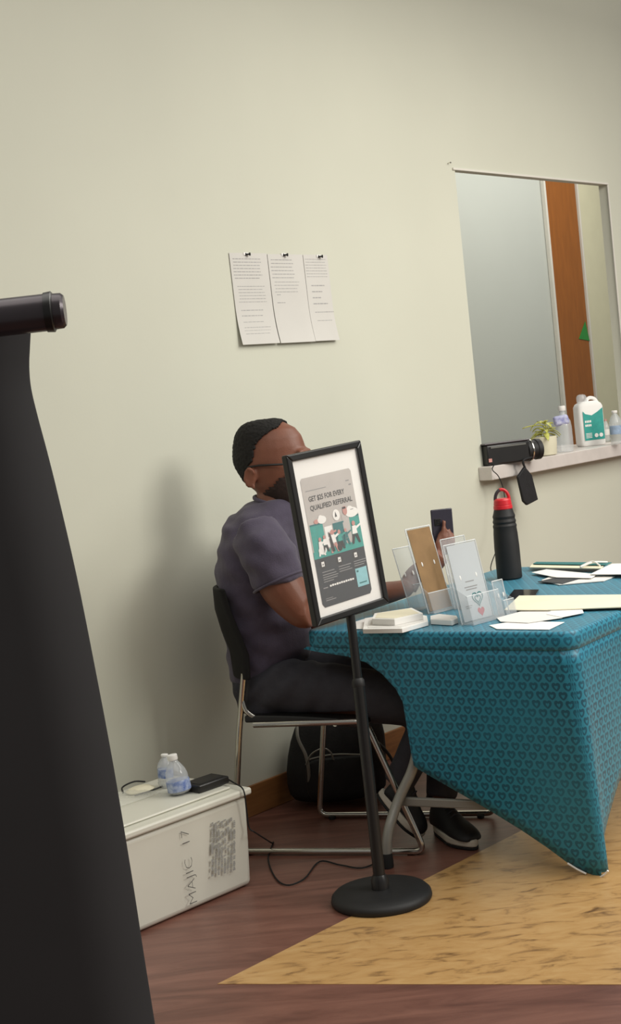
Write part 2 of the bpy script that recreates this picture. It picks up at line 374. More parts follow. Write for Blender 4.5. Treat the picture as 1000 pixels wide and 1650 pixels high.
typed_sheet(0.455, 0.6, pz0, pz1 - .002, lines(.05, .25, 7, .05, .95, .002) + [(.35, .2, .75, .004), (.42, .2, .62, .004), (.49, .2, .56, .004), (.56, .2, .8, .004), (.66, .22, 1.0, .003), (.76, .26, .9, .003)],
            'right typed sheet of three on the wall, with short list lines', (.545, 2.042, 'right'), .004)

# ------------------------------------------------------------------ roll-up banner at left, seen from behind
YB = 2.0
bt = thing('rollup_banner', (-0.9, YB, 0), 'black back of a roll-up banner stand at the left edge', 'banner')
rt = atY(100, 503, YB); rl = rt + V((-1.05, -0.05, 0.0)); zr = rt.z
ctr = atY(78, 503, YB)
mb = MB(); n = 28
prof = []
for i in range(n):
    t = 2 * math.pi * i / n; r_ = 0.0235 if not (0.15 * math.pi < t < 0.35 * math.pi) else 0.0225
    prof.append((math.cos(t) * r_, math.sin(t) * r_ * 1.08))
rl.z = ctr.z - .012; ax = (ctr - rl).normalized(); side = ax.cross(UP).normalized()
mb.loft([(rl, side * .0235, UP * .026), (ctr, side * .0235, UP * .026)], 16)
mb.build('top_rail', M['rail'], bt, smooth=True, angle=60)
mb = MB(); mb.loft([(ctr - ax * .004, side * .028, UP * .0275), (ctr + ax * .006, side * .029, UP * .0285), (ctr + ax * .008, side * .026, UP * .026)], 28); mb.build('rail_collar', M['blk_plastic'], bt, smooth=True)
mb = MB(); mb.loft([(ctr + ax * .008, side * .0245, UP * .025), (ctr + ax * .019, side * .024, UP * .0245), (ctr + ax * .023, side * .02, UP * .021)], 28); mb.build('rail_end_cap', M['rail'], bt, smooth=True)
edge = [(46, 522), (44, 560), (43, 590), (46, 625), (57, 672), (72, 728), (90, 800), (120, 930), (150, 1080), (180, 1240), (210, 1420), (230, 1550), (246, 1650)]
E3 = bez([atY(x, y, YB + .03) for x, y in edge], 4)
d_ = (E3[-1] - E3[-6]).normalized(); k_ = (0.12 - E3[-1].z) / d_.z; E3.append(E3[-1] + d_ * k_ * .5); E3.append(E3[-2] + d_ * k_)
mb = MB(); vs = []; nc = 10
for e in E3:
    for i in range(nc + 1):
        f = i / nc; xx = e.x + (-1.25 - e.x) * f
        vs.append(V((xx, e.y + (0.02 * (1 - f) ** 4), e.z)))
fs = [(j * (nc + 1) + i, j * (nc + 1) + i + 1, (j + 1) * (nc + 1) + i + 1, (j + 1) * (nc + 1) + i) for j in range(len(E3) - 1) for i in range(nc)]
mb.add(vs, fs); o = mb.build('banner_sheet', M['banner'], bt, smooth=True); so = o.modifiers.new('s', 'SOLIDIFY'); so.thickness = .0012
mb = MB(); xb = E3[-1].x + .03; mb.box(((xb - 1.3) / 2, YB + .03, .07), ((xb + 1.3) / 2, 0, 0), (0, .06, 0), (0, 0, .05)); mb.build('base_cassette', M['rail'], bt, bevel=.02, seg=4)
mb = MB(); mb.tube([(-.75, YB - .02, .02), (-.75, YB - .02, zr)], .008); mb.build('support_pole', M['rail'], bt, smooth=True)
for fx in (-1.15, -.4):
    mb = MB(); mb.box((fx, YB + .03, .01), (.02, 0, 0), (0, .16, 0), (0, 0, .01)); mb.build('foot', M['blk_plastic'], bt, bevel=.006)

# ------------------------------------------------------------------ table and its cloth
TZ = 0.74; HZ = TZ - 0.052
TL = onz(485, 1018, TZ); TR0 = onz(900, 1020, TZ); ED = (TR0 - TL); ED.z = 0; ED.normalize(); LDv = V((-ED.y, ED.x, 0))
if LDv.y < 0: LDv = -LDv
TC = TR0 + ED * ((onz(1000, 985, TZ) - TR0).dot(ED)); TLEN = 1.38
TW = (TC - TL).dot(ED)
def T2(e, l, z=TZ): return V((TL.x, TL.y, 0)) + ED * e + LDv * l + UP * z      # e across the end, l along the long side
tab = thing('folding_table', T2(TW / 2, TLEN / 2, 0), 'folding table with grey steel legs under teal heart print cloth', 'table')
_r = .05; _q = []
for ce, cl, a0 in ((.012 + _r, .012 + _r, math.pi), (TW - .012 - _r, .012 + _r, -math.pi / 2), (TW - .012 - _r, TLEN - .012 - _r, 0), (.012 + _r, TLEN - .012 - _r, math.pi / 2)):
    _q += [T2(ce + _r * math.cos(a0 + k * math.pi / 12), cl + _r * math.sin(a0 + k * math.pi / 12), TZ - .044) for k in range(7)]
mb = MB(); mb.quadbox(_q, UP * .04); mb.build('tabletop', M['white_trim'], tab, bevel=.006, seg=3)
TIP = onz(966, 1412)
def leg_frame(l, flip):
    yo = .22 * flip
    f0 = onz(624, 1398) if flip > 0 and l < .5 else None
    ft = T2(.17, l - .0, 0); 
    if f0 is not None: ft = V((f0.x, f0.y, 0))
    k1 = T2(.20, l + .03, .25); k2 = T2(.30, l + .12, .47); top = T2(.30, l + .22 * 1, .69)
    if f0 is not None:
        pts = [ft + UP * .012, onp(623, 1345, T2(0, -.04), LDv), onp(641, 1288, T2(0, .03), LDv), onp(667, 1237, T2(0, .075), LDv), T2(.36, .13, .5), T2(.36, .2, .69)]
        pts = fillet(pts, .06)
    else: pts = fillet([ft + UP * .012, ft + UP * .18, k2, top], .06)
    mb = MB(); mb.tube(pts, .0165, 14); mb.build('leg', M['steel_grey'], tab, smooth=True)
    mb = MB(); mb.lathe(ft + UP * .0015, [(.02, 0), (.021, .02), (.019, .045)], 16); mb.build('rubber_foot', M['rubber'], tab, smooth=True)
    ft2 = T2(TW - .14, l, 0) if f0 is None else T2(TW - .075, (TIP - TL).dot(LDv) + .055, 0)
    pts2 = fillet([ft2 + UP * .012, ft2 + UP * .18, T2(TW - .26, l + .19, .47), T2(TW - .3, l + .25, .69)], .06)
    mb = MB(); mb.tube(pts2, .0165, 14); mb.build('leg', M['steel_grey'], tab, smooth=True)
    mb = MB(); mb.lathe(ft2 + UP * .0015, [(.02, 0), (.021, .02), (.019, .045)], 16); mb.build('rubber_foot', M['white_trim'] if f0 is not None else M['rubber'], tab, smooth=True)
    if f0 is not None: a = onp(646, 1291, T2(0, .055), LDv); b = a + ED * .5 + LDv * .06
    else: a = T2(.16, l, .3); b = T2(TW - .15, l, .3)
    mb = MB(); mb.box((a + b) / 2, (b - a) / 2, LDv * .008, UP * .014); mb.build('cross_bar', M['steel_grey'], tab, bevel=.004)
leg_frame(0.0, 1); leg_frame(TLEN - .2, 1)

def cloth():
    mb = MB(); uvs = []
    R_ = .06
    # top outline, rounded corners, start at left end corner going round
    def corner(ce, cl, a0):
        return [(ce + R_ * math.cos(a0 + k * math.pi / 2 / 6), cl + R_ * math.sin(a0 + k * math.pi / 2 / 6)) for k in range(7)]
    out = corner(R_, R_, math.pi) + corner(TW - R_, R_, -math.pi / 2) + corner(TW - R_, TLEN - R_, 0) + corner(R_, TLEN - R_, math.pi / 2)
    # top
    top = [T2(e, l, TZ) for e, l in out]
    def inset(d, z): 
        r = []
        for e, l in out:
            ce = min(max(e, R_), TW - R_); cl = min(max(l, R_), TLEN - R_)
            k = (R_ + d) / R_; r.append(T2(ce + (e - ce) * k, cl + (l - cl) * k, z))
        return r
    rings = [inset(-.012, TZ + .001), inset(-.004, TZ - .0005), inset(0, TZ - .006), inset(.001, TZ - .03), inset(.001, HZ + .004), inset(-.004, HZ - .002), inset(-.014, HZ - .004)]
    n = len(out); V0 = []; F0 = []; UV0 = []
    per = [0]
    for i in range(1, n): per.append(per[-1] + (V((*out[i], 0)) - V((*out[i - 1], 0))).length)
    faces = []; verts = []
    for k, rg in enumerate(rings): verts += rg
    cen = len(verts)
    for k in range(len(rings) - 1):
        for i in range(n): faces.append(('b', (k * n + i, k * n + (i + 1) % n, (k + 1) * n + (i + 1) % n, (k + 1) * n + i)))
    faces.append(('t', tuple(range(n))))
    # end panel facing camera; bottom edge follows the stretched hem
    tip = onz(966, 1412); tip.z = .012
    pn = (T2(TW, .0, HZ) - T2(0, .0, HZ)).cross(tip - T2(TW - .03, 0.004, HZ)).normalized(); p0 = T2(0, .004, HZ)
    hem = [(489, 1046), (520, 1052), (560, 1058), (590, 1068), (615, 1086), (637, 1110), (651, 1136), (659, 1162), (663, 1200), (666, 1233), (674, 1240), (700, 1255), (740, 1278), (790, 1307), (840, 1338), (880, 1365), (915, 1391), (940, 1405), (958, 1411), (968, 1412)]
    bots = [onp(x, y, p0, pn) for x, y in hem]
    cols = []
    for bpt in bots:
        e = min(max((bpt - TL).dot(ED), .012), TW - .05); cols.append((T2(e, .004, HZ + .002), bpt))
    # round the corner at the tip, then along the long side
    for k in range(1, 7):
        a = -math.pi / 2 + k * math.pi / 2 / 6
        e = TW - R_ + (R_ - .004) * math.cos(a); l = R_ + (R_ - .004) * math.sin(a)
        cols.append((T2(e, l, HZ + .002), tip + (ED * (.02 * math.cos(a)) + LDv * (.02 + .02 * math.sin(a)))))
    for k in range(1, 25):
        f = k / 24; l = R_ + (TLEN - 2 * R_) * f; z = 0.012 + .36 * math.sin(math.pi * f) ** .8
        cols.append((T2(TW - .004, l, HZ + .002), T2(TW - .02 + .02 * math.sin(math.pi * f) * -.5, .06 + (TLEN - .12) * f, z)))
    for k in range(1, 13):
        f = k / 12; cols.append((T2(TW - R_ - (TW - 2 * R_) * f, TLEN - .004, HZ + .002), T2(TW - .05 - (TW - .1) * f, TLEN - .03, .012 + .34 * math.sin(math.pi * f) ** .8)))
    rows = 14; base = len(verts)
    clen = [0]
    for a, b in zip(cols, cols[1:]): clen.append(clen[-1] + (b[0] - a[0]).length)
    puv = {}
    for ci, (t, b) in enumerate(cols):
        for r in range(rows + 1):
            f = r / rows; p = t.lerp(b, f)
            inw = 0.012 * math.sin(math.pi * f)
            puv[len(verts)] = ((p - TL).dot(ED) if ci < 22 else clen[ci] + .1 * 0 + (TW - .9), p.z); verts.append(p)
    for ci in range(len(cols) - 1):
        for r in range(rows):
            a = base + ci * (rows + 1) + r; faces.append(('p', (a, a + rows + 1, a + rows + 2, a + 1)))
    me = bpy.data.meshes.new('table_cloth'); me.from_pydata([tuple(v) for v in verts], [], [f for _, f in faces]); me.materials.append(M['cloth'])
    uvl = me.uv_layers.new(name='UVMap')
    for p, (kd, f) in zip(me.polygons, faces):
        for li, vi in zip(p.loop_indices, f):
            v = verts[vi]
            if kd == 't': u = ((v - TL).dot(ED), (v - TL).dot(LDv))
            elif kd == 'p': u = puv[vi]
            else:
                i = vi % n; u = (per[i] + (TW * 0), v.z)
                if i == 0 and (f[0] % n) == n - 1 and vi % n == 0: u = (per[-1] + .02, v.z)
            uvl.data[li].uv = (u[0] + 2, u[1] + 2)
    o = bpy.data.objects.new('table_cloth', me); COL.objects.link(o); me.shade_smooth(); me.set_sharp_from_angle(angle=math.radians(50))
    s = o.modifiers.new('s', 'SOLIDIFY'); s.thickness = .0015; s.offset = 1
    for pp_ in ([(914, 1391), (930, 1401), (944, 1408)], [(966, 1414), (974, 1409), (979, 1403)]):
        hb_ = MB(); hb_.tube([onp(x, y, p0 - pn * (.006 if pn.y > 0 else -.006), pn) for x, y in pp_], .003, 8); hb_.build('hem_lining', M['paperw'], o, smooth=True)
    return tag(o, 'teal stretch tablecloth with dark heart pattern pulled down to one point', 'tablecloth')
cloth()

# ------------------------------------------------------------------ poster stand
sb = onz(615, 1450); sb.z = 0
st = thing('poster_stand', sb, 'black floor stand holding a framed referral poster in front of the table', 'sign stand')
mb = MB(); mb.lathe(sb + UP * .0015, [(.146, 0), (.149, .006), (.147, .018), (.138, .027), (.09, .031), (.03, .034), (.028, .034)], 56); mb.build('base', M['blk_matte'], st, smooth=True, angle=60)
fr = [atY(455, 733, sb.y - .02), atY(578, 711, sb.y + .2), atY(622, 972, sb.y + .2), atY(508, 1010, sb.y - .02)]
c_ = sum(fr, V()) / 4; rv = ((fr[1] - fr[0]) + (fr[2] - fr[3])).normalized(); uv_ = ((fr[0] - fr[3]) + (fr[1] - fr[2])).normalized(); nn = rv.cross(uv_).normalized(); rv = uv_.cross(nn).normalized()
if nn.y > 0: nn = -nn
FW = ((fr[1] - fr[0]).length + (fr[2] - fr[3]).length) / 2; FH = ((fr[0] - fr[3]).length + (fr[1] - fr[2]).length) / 2
def fp(x, y, o=0.0): return c_ + rv * (x * FW) + uv_ * (y * FH) + nn * o      # x,y in -.5..+.5
ptop = fp(0, -.5, -.004); joint = sb.lerp(ptop, .74); joint.z = ptop.z * .76
mb = MB(); mb.lathe(sb + UP * .03, [(.026, 0), (.026, .03), (.02, .045)], 24, (joint - sb)); mb.build('pole_collar', M['blk_plastic'], st, smooth=True)
mb = MB(); mb.tube([sb + UP * .034, joint], .0175, 20); mb.build('lower_pole', M['blk_plastic'], st, smooth=True)
mb = MB(); mb.tube([joint - UP * .03, ptop + uv_ * .02], .0135, 20); mb.build('upper_pole', M['blk_plastic'], st, smooth=True)
mb = MB(); mb.lathe(joint - UP * .012, [(.0185, 0), (.0195, .004), (.0185, .02), (.014, .026)], 20, (ptop - joint)); mb.build('joint_ring', M['blk_matte'], st, smooth=True)
bw = .021
for (x0, y0, x1, y1) in ((-.5, .5, .5, .5), (-.5, -.5, .5, -.5), (-.5, -.5, -.5, .5), (.5, -.5, .5, .5)):
    mb = MB(); a = fp(x0, y0); b = fp(x1, y1); d = (b - a).normalized(); inn = (c_ - (a + b) / 2).normalized() * bw
    q = [a, b, b + inn - d * bw, a + inn + d * bw]
    mb.quadbox([p + nn * .012 for p in q], -nn * .024); mb.build('frame_bar', M['blk_plastic'], st, bevel=.004, seg=3)
iw = .5 - bw / FW; ih = .5 - bw / FH
mb = MB(); mb.quadbox([fp(-iw, -ih, .002), fp(iw, -ih, .002), fp(iw, ih, .002), fp(-iw, ih, .002)], -nn * .01); mb.build('mount_board', M['paperw'], st)
# artwork: local coordinates u 0..1 (left-right), v 0..1 (bottom-top) of inner sheet
PW0, PW1, PH0, PH1 = -.36, .315, -.41, .35
def ap(u, v, o=.003): return fp(PW0 + (PW1 - PW0) * u, PH0 + (PH1 - PH0) * v, o)
art = MB()
mats_art = [M['pgrey'], M['pdark'], M['teal'], M['paperw'], M['inkd'], M['pcyan'], M['ink'], M['pink'], M['teal_d']]
def rect(u0, v0, u1, v1, mi, o=.0034): art.add([ap(u0, v0, o), ap(u1, v0, o), ap(u1, v1, o), ap(u0, v1, o)], [(0, 1, 2, 3)], mi)
def poly(pts, mi, o=.004): art.add([ap(u, v, o) for u, v in pts], [tuple(range(len(pts)))], mi)
def disc(u, v, r, mi, o=.004, e=.62): poly([(u + r * math.cos(t * math.pi / 8), v + r * e * math.sin(t * math.pi / 8)) for t in range(16)], mi, o)
SP = .375
poly([(0, SP), (1, SP), (1, .98), (.97, 1), (.03, 1), (0, .98)], 0, .0030)
poly([(0, SP), (0, .03), (.04, 0), (.96, 0), (1, .03), (1, SP)], 1, .0030)
rect(.06, .895, .46, .9, 6); rect(.86, .905, .93, .913, 6); rect(.91, .87, .96, .88, 6)
# illustration: three teal booths with round tops, small figures
for (u0, u1, v1, mi) in ((.02, .27, .64, 2), (.46, .68, .61, 8), (.80, 1.0, .635, 2)):
    rect(u0, SP, u1, v1, mi); rect(u0, v1 - .012, u1, v1, 8, .0038)
rect(0, SP, .98, .43, 2, .0036)
rect(.29, .44, .44, .6, 3, .0035); rect(.66, .44, .8, .66, 0, .0036)
disc(.27, .66, .085, 3, .0042, .36); disc(.25, .675, .045, 3, .0043, .5); disc(.56, .668, .07, 3); disc(.87, .66, .13, 3, .0042, .3); disc(.84, .678, .07, 3, .0043, .5); disc(.74, .685, .045, 7, .0044, .8); disc(.16, .655, .05, 7, .0041, .35)
poly([(.53, .655), (.57, .655), (.55, .695)], 4, .0046); rect(.85, .68, .91, .685, 6, .0046); rect(.70, .70, .76, .715, 4, .0046)
def figure(u, v, s, body, legs, head=7):
    disc(u, v + .105 * s, .022 * s, head, .0052); poly([(u - .035 * s, v + .05 * s), (u + .035 * s, v + .05 * s), (u + .025 * s, v + .092 * s), (u - .025 * s, v + .092 * s)], body, .005)
    poly([(u - .035 * s, v + .05 * s), (u - .055 * s, v), (u - .03 * s, v), (u, v + .045 * s)], legs, .005); poly([(u + .035 * s, v + .05 * s), (u + .06 * s, v), (u + .035 * s, v), (u, v + .045 * s)], legs, .005)
    poly([(u + .02 * s, v + .085 * s), (u + .1 * s, v + .1 * s), (u + .1 * s, v + .09 * s), (u + .02 * s, v + .07 * s)], body, .0051)
figure(.16, .39, 1.2, 3, 3); figure(.25, .41, 1.1, 3, 4); figure(.42, .39, 1.5, 3, 7); figure(.55, .4, 1.3, 2, 4); figure(.68, .42, 1.1, 8, 8); figure(.86, .415, 1.5, 3, 4)
disc(.52, .42, .05, 4, .0055, .6); disc(.18, .43, .08, 3, .0047, .4); poly([(.36, .4), (.42, .4), (.38, .53), (.34, .56)], 4, .0054); poly([(.36, .55), (.5, .56), (.5, .545), (.38, .535)], 7, .0056)
text_polys('GET $25 FOR EVERY', .021, ap(.09, .815, .003), rv, uv_, nn, 4, art, .0006, .0003, fit=(PW1 - PW0) * FW * .71)
text_polys('QUALIFIED REFERRAL', .021, ap(.09, .745, .003), rv, uv_, nn, 4, art, .0006, .0003, fit=(PW1 - PW0) * FW * .84)
# dark half: three icons with grey caption lines, a bright heading, pale cyan card
for u in (.14, .47, .80):
    disc(u, .325, .065, 4, .0036); rect(u - .028, .308, u + .028, .345, 3, .0042); rect(u - .014, .318, u + .014, .33, 6, .0046)
for k, (u, v, wd_) in enumerate([(.1, .262, .24), (.1, .24, .27), (.1, .222, .3), (.1, .205, .28), (.1, .187, .2), (.43, .27, .25), (.43, .25, .22), (.43, .232, .26), (.74, .275, .26), (.74, .257, .24), (.74, .24, .2), (.1, .30, .0)]):
    if wd_: rect(u, v, u + wd_, v + .006, 6, .0036)
for i in range(11): rect(.2 + i * .045, .143 + .0008 * (i % 3), .2 + i * .045 + .036, .157 + .002 * (i % 2), 3, .0036)
rect(.07, .141, .16, .149, 6, .0036); rect(.08, .045, .28, .051, 6); rect(.08, .06, .22, .064, 6)
rect(.74, .075, .97, .22, 5, .0036); rect(.78, .098, .93, .108, 8, .004); rect(.76, .19, .8, .205, 8, .004)
art.build('poster_print', mats_art, st)['kind'] = 'stuff'
mb = MB(); mb.quadbox([fp(-iw, -ih, .0068), fp(iw, -ih, .0068), fp(iw, ih, .0068), fp(-iw, ih, .0068)], nn * .0008)
mg = mat('clear_sheet', 'FFFFFF', 0.12, alpha=0.05, spec=0.5, var=0.001); mb.build('clear_cover', mg, st)

# ------------------------------------------------------------------ chair
R0 = onz(378, 1378); CA = onz(680, 1378) - R0; RAIL = CA.length; CA.normalize(); CBv = V((-CA.y, CA.x, 0))
if CBv.y < 0: CBv = -CBv
def C3(s, l, z): return V((R0.x, R0.y, 0)) + CA * s + CBv * l + UP * z
def Cx(x, y, l): return onp(x, y, C3(0, l, 0), CBv)
CWd = .40
ch = thing('stacking_chair', C3(.3, CWd / 2, 0), 'black seated chair with chrome sled frame under the seated man', 'chair')
zr_ = .013; FO = CBv * CWd + CA * .17
# near side frame
topn = Cx(393, 1085, 0); s_hi = Cx(352, 955, .0)
for l, nm in ((0, 'side_frame'), (CWd, 'side_frame')):
    tr = .0105 if l == 0 else .010
    rear_bot = C3(0.0, l, zr_)
    a = Cx(384, 1240, 0) - V((R0.x, R0.y, 0)); 
    frontx = RAIL + .01
    topf = Cx(588, 1162, 0)
    off = FO
    if l == 0: pts = [Cx(393, 1085, 0), Cx(385, 1180, 0), rear_bot, C3(frontx, 0, zr_), topf, C3(.12, 0, topf.z)]
    else: pts = [Cx(393, 1085, 0) + off, Cx(385, 1180, 0) + off, rear_bot + CA * .17, C3(frontx - .02, l, zr_) + CA * .17, topf + off, C3(.12, l, topf.z) + CA * .17]
    mb = MB(); mb.tube(fillet(pts, .035, 6), tr, 14); mb.build('side_frame', M['chrome'], ch, smooth=True)
mb = MB(); mb.tube(bez([Cx(390, 1128, .0), Cx(399, 1148, .0), Cx(425, 1161, .02), Cx(470, 1163, .10), C3(.30, CWd - .03, .43)], 5), .009, 12); mb.build('cross_tube', M['chrome'], ch, smooth=True)
mb = MB(); mb.tube([C3(.40, 0, .435), C3(.47, CWd, .435)], .009, 12); mb.build('cross_tube', M['chrome'], ch, smooth=True)
sx0 = .09; sx1 = .50
mb = MB(); rows = []
for k in range(9):
    f = k / 8; s_ = sx0 + (sx1 - sx0) * f; z = .452 + .008 * math.cos(f * 3.1) - (.015 * f ** 4); rows.append((C3(s_, CWd / 2, z), CBv * (.205 - .02 * f * 0), UP * .012))
mb = MB()
vs = []; 
for c, a, b in rows: vs += [c - a - b, c + a - b, c + a + b, c - a + b]
fs = [(4 * i + j, 4 * i + (j + 1) % 4, 4 * i + 4 + (j + 1) % 4, 4 * i + 4 + j) for i in range(8) for j in range(4)] + [(3, 2, 1, 0), (32, 33, 34, 35)]
mb.add(vs, fs); mb.build('seat', M['blk_plastic'], ch, bevel=.007, seg=3)
# back pad: curved plate
mb = MB(); vs = []; bk = [(350, 948), (352, 985), (362, 1020), (376, 1055), (383, 1095)]
nb = 16
for k, (x, y) in enumerate(bk):
    p_ = Cx(x + 4, y, .0); wrap = (.055, .075, .085, .085, .075)[k]
    for i in range(nb + 1):
        f = i / nb; bow = .035 * math.sin(math.pi * f)
        q_ = p_ + CBv * (CWd * (f * 1.1 - .05)) - CA * .062 + CA * (.012 + wrap) * (2 * f - 1) ** 4
        vs += [q_, q_ + CA * (.022)]
st_ = 2 * (nb + 1); fs = []
for k in range(len(bk) - 1):
    for i in range(nb):
        a = k * st_ + 2 * i; fs += [(a, a + 2, a + st_ + 2, a + st_), (a + 1, a + st_ + 1, a + st_ + 3, a + 3)]
    fs += [(k * st_, (k + 1) * st_, (k + 1) * st_ + 1, k * st_ + 1), (k * st_ + 2 * nb, k * st_ + 2 * nb + 1, (k + 1) * st_ + 2 * nb + 1, (k + 1) * st_ + 2 * nb)]
for i in range(nb):
    a = 2 * i; fs.append((a, a + 1, a + 3, a + 2)); a += (len(bk) - 1) * st_; fs.append((a, a + 2, a + 3, a + 1))
mb.add(vs, fs); mb.build('backrest', M['chairblk'], ch, bevel=.006, seg=3, smooth=True)
for l in (.01, CWd - .01):
    mb = MB(); mb.lathe(C3(.05, l, .0005) + CA * (.17 if l > .1 else 0), [(.012, 0), (.013, .006), (.012, .012)], 12); mb.build('glide', M['rubber'], ch, smooth=True)
    mb = MB(); mb.lathe(C3(RAIL - .04, l, .0005) + CA * (.15 if l > .1 else 0), [(.012, 0), (.013, .006), (.012, .012)], 12); mb.build('glide', M['rubber'], ch, smooth=True)

# ------------------------------------------------------------------ seated man
LM = CWd / 2
def sec(x, y, ha, hb, l=LM, tilt=0.0):       # ellipse section across the body axis, from photo silhouette
    A_ = CA * math.cos(tilt) + UP * math.sin(tilt)
    return (Cx(x, y, l), A_ * ha, CBv * hb)
PXM = 495.0
man = thing('person', C3(.25, LM, .46), 'seated man in purple-grey T-shirt and dark trousers looking at phone', 'person')
skin = MB()
head = [(428, 677, 14, .022), (425, 682, 32, .045), (429, 693, 49, .066), (432, 706, 57, .077), (434, 722, 61, .083), (436, 742, 62, .085), (441, 760, 58, .083), (448, 778, 51, .077), (458, 794, 41, .066), (466, 808, 31, .05), (472, 818, 19, .032)]
hs = [sec(x, y, ha / PXM, hb) for x, y, ha, hb in head]
skin.loft(hs, 28)
skin.loft([sec(440, 768, 34 / PXM, .058), sec(444, 792, 31 / PXM, .06), sec(442, 812, 36 / PXM, .075), sec(434, 835, 46 / PXM, .11)], 24)
nose = Cx(499, 766, LM); skin.loft([(Cx(492, 742, LM), CA * .012, CBv * .01), (Cx(501, 760, LM), CA * .018, CBv * .014), (Cx(506, 772, LM), CA * .018, CBv * .02), (Cx(498, 780, LM), CA * .012, CBv * .014)], 14)
skin.ball(Cx(489, 727, LM), CA * .02, CBv * .055, UP * .012)           # brow ridge
for zz, dz in ((789, .006), (796, .008)): skin.ball(Cx(491, zz, LM), CA * .014, CBv * .027, UP * dz)   # lips
# ears: shell with a rim
for sg in (-1, 1):
    ec = Cx(419, 768, LM) + CBv * sg * .078
    skin.ball(ec + CBv * sg * .008, CA * .018, CBv * .009, UP * .031)
    rim = [ec + CBv * sg * .017 + CA * (.019 * math.cos(t)) + UP * (.033 * math.sin(t) + .002) for t in [(.1 + k * .16) * math.pi for k in range(9)]]
    skin.tube(rim, [.003] + [.0055] * 7 + [.004], 8)
    skin.ball(ec + CBv * sg * .012 - UP * .028 + CA * .006, CA * .009, CBv * .006, UP * .011)
# torso core (under the shirt)
TOR = [(438, 1128, 62, .165), (430, 1090, 60, .165), (435, 1040, 72, .17), (426, 990, 71, .18), (421, 940, 72, .195), (421, 900, 73, .205), (422, 868, 66, .2), (425, 842, 68, .175), (428, 826, 60, .145), (436, 813, 46, .112), (443, 803, 35, .085)]
skin.loft([sec(x, y, (ha - 9) / PXM, hb - .018) for x, y, ha, hb in TOR[:-2]], 28)
# near arm
sh_n = Cx(418, 866, LM - .195); el_n = Cx(486, 985, LM - .215); wr_n = Cx(656, 948, LM + .26)
def limb(mb, pts, rs, n=18, k=5):
    P_ = bez(pts, k); R_ = bez([V((r, 0, 0)) for r in rs], k); mb.tube(P_, [max(.004, q.x) for q in R_], n)
limb(skin, [sh_n, Cx(440, 915, LM - .21), Cx(458, 950, LM - .215), el_n, el_n + CA * .03 + UP * -.004], [.07, .074, .072, .055, .045])
limb(skin, [el_n - CA * .015, el_n.lerp(wr_n, .3) + UP * .002, el_n.lerp(wr_n, .7), wr_n], [.052, .056, .042, .03])
# near hand: palm rises from the wrist to hold the phone
PL = LM + .31; ph_c = Cx(713, 856, PL); ph_up = (Cx(709, 818, PL) - Cx(713, 866, PL)).normalized()
pv = V((.97, .22, 0)).normalized(); ph_r = (pv - ph_up * pv.dot(ph_up)).normalized(); ph_n = ph_r.cross(ph_up).normalized()
if ph_n.y > 0: ph_n = -ph_n           # side that faces the lens: back of the phone
PHW, PHH, PHT = .039, .078, .0045
palm0 = wr_n; palm1 = ph_c - ph_up * .078 + ph_n * .022 - ph_r * .016
limb(skin, [wr_n, Cx(669, 926, LM + .28), wr_n.lerp(palm1, .7), palm1], [.034, .034, .036, .03], k=4)
# four fingers over the back of the phone, unequal, and the thumb round the other side
for i, (dx, ln, sl) in enumerate(((-.022, .05, .02), (-.002, .098, .016), (.018, .06, .012), (.034, .04, .006))):
    b0 = palm1 + ph_r * (dx * .8 + .004) - ph_n * .004
    t1 = palm1 + ph_up * .034 + ph_r * (dx + .006) + ph_n * .002
    t2 = palm1 + ph_up * (.034 + ln * .45) + ph_r * (dx + .006 + sl * .5) - ph_n * .002; t3 = palm1 + ph_up * (.034 + ln * .85) + ph_r * (dx + .006 + sl) - ph_n * .010
    limb(skin, [b0, t1, t2, t3], [.0115, .0098, .0088, .0072], 12, 4)
tb = palm1 - ph_r * .02 - ph_n * .006
limb(skin, [tb, ph_c - ph_up * .06 - ph_r * .042 - ph_n * .012, ph_c - ph_up * .03 - ph_r * .042 - ph_n * .016, ph_c - ph_up * .012 - ph_r * .02 - ph_n * .018], [.014, .0125, .0105, .009], 12, 4)
# far arm: hand resting on his lap
sh_f = Cx(418, 866, LM) + CBv * .19; el_f = C3(.20, LM + .26, .74 - .02); wr_f = C3(.40, LM + .13, .69 - .04)
el_f = C3(.17, LM + .27, .72); wr_f = C3(.37, LM + .13, .655)
limb(skin, [sh_f, sh_f.lerp(el_f, .5), el_f], [.07, .062, .05]); limb(skin, [el_f, el_f.lerp(wr_f, .4), wr_f], [.05, .05, .03])
pf = wr_f + CA * .07 - UP * .01; limb(skin, [wr_f, wr_f.lerp(pf, .5), pf], [.029, .038, .034], k=4)
for i, dx in enumerate((-.028, -.01, .009, .027)):
    ln = (.07, .085, .08, .062)[i]; b0 = pf + CBv * dx + CA * .01
    limb(skin, [b0, b0 + CA * ln * .5 + UP * .004, b0 + CA * ln * .85 - UP * .012], [.0105, .0095, .0078], 10, 4)
limb(skin, [wr_f - CBv * .02 + CA * .02, wr_f + CA * .06 - CBv * .05, wr_f + CA * .09 - CBv * .045], [.014, .012, .009], 10, 4)
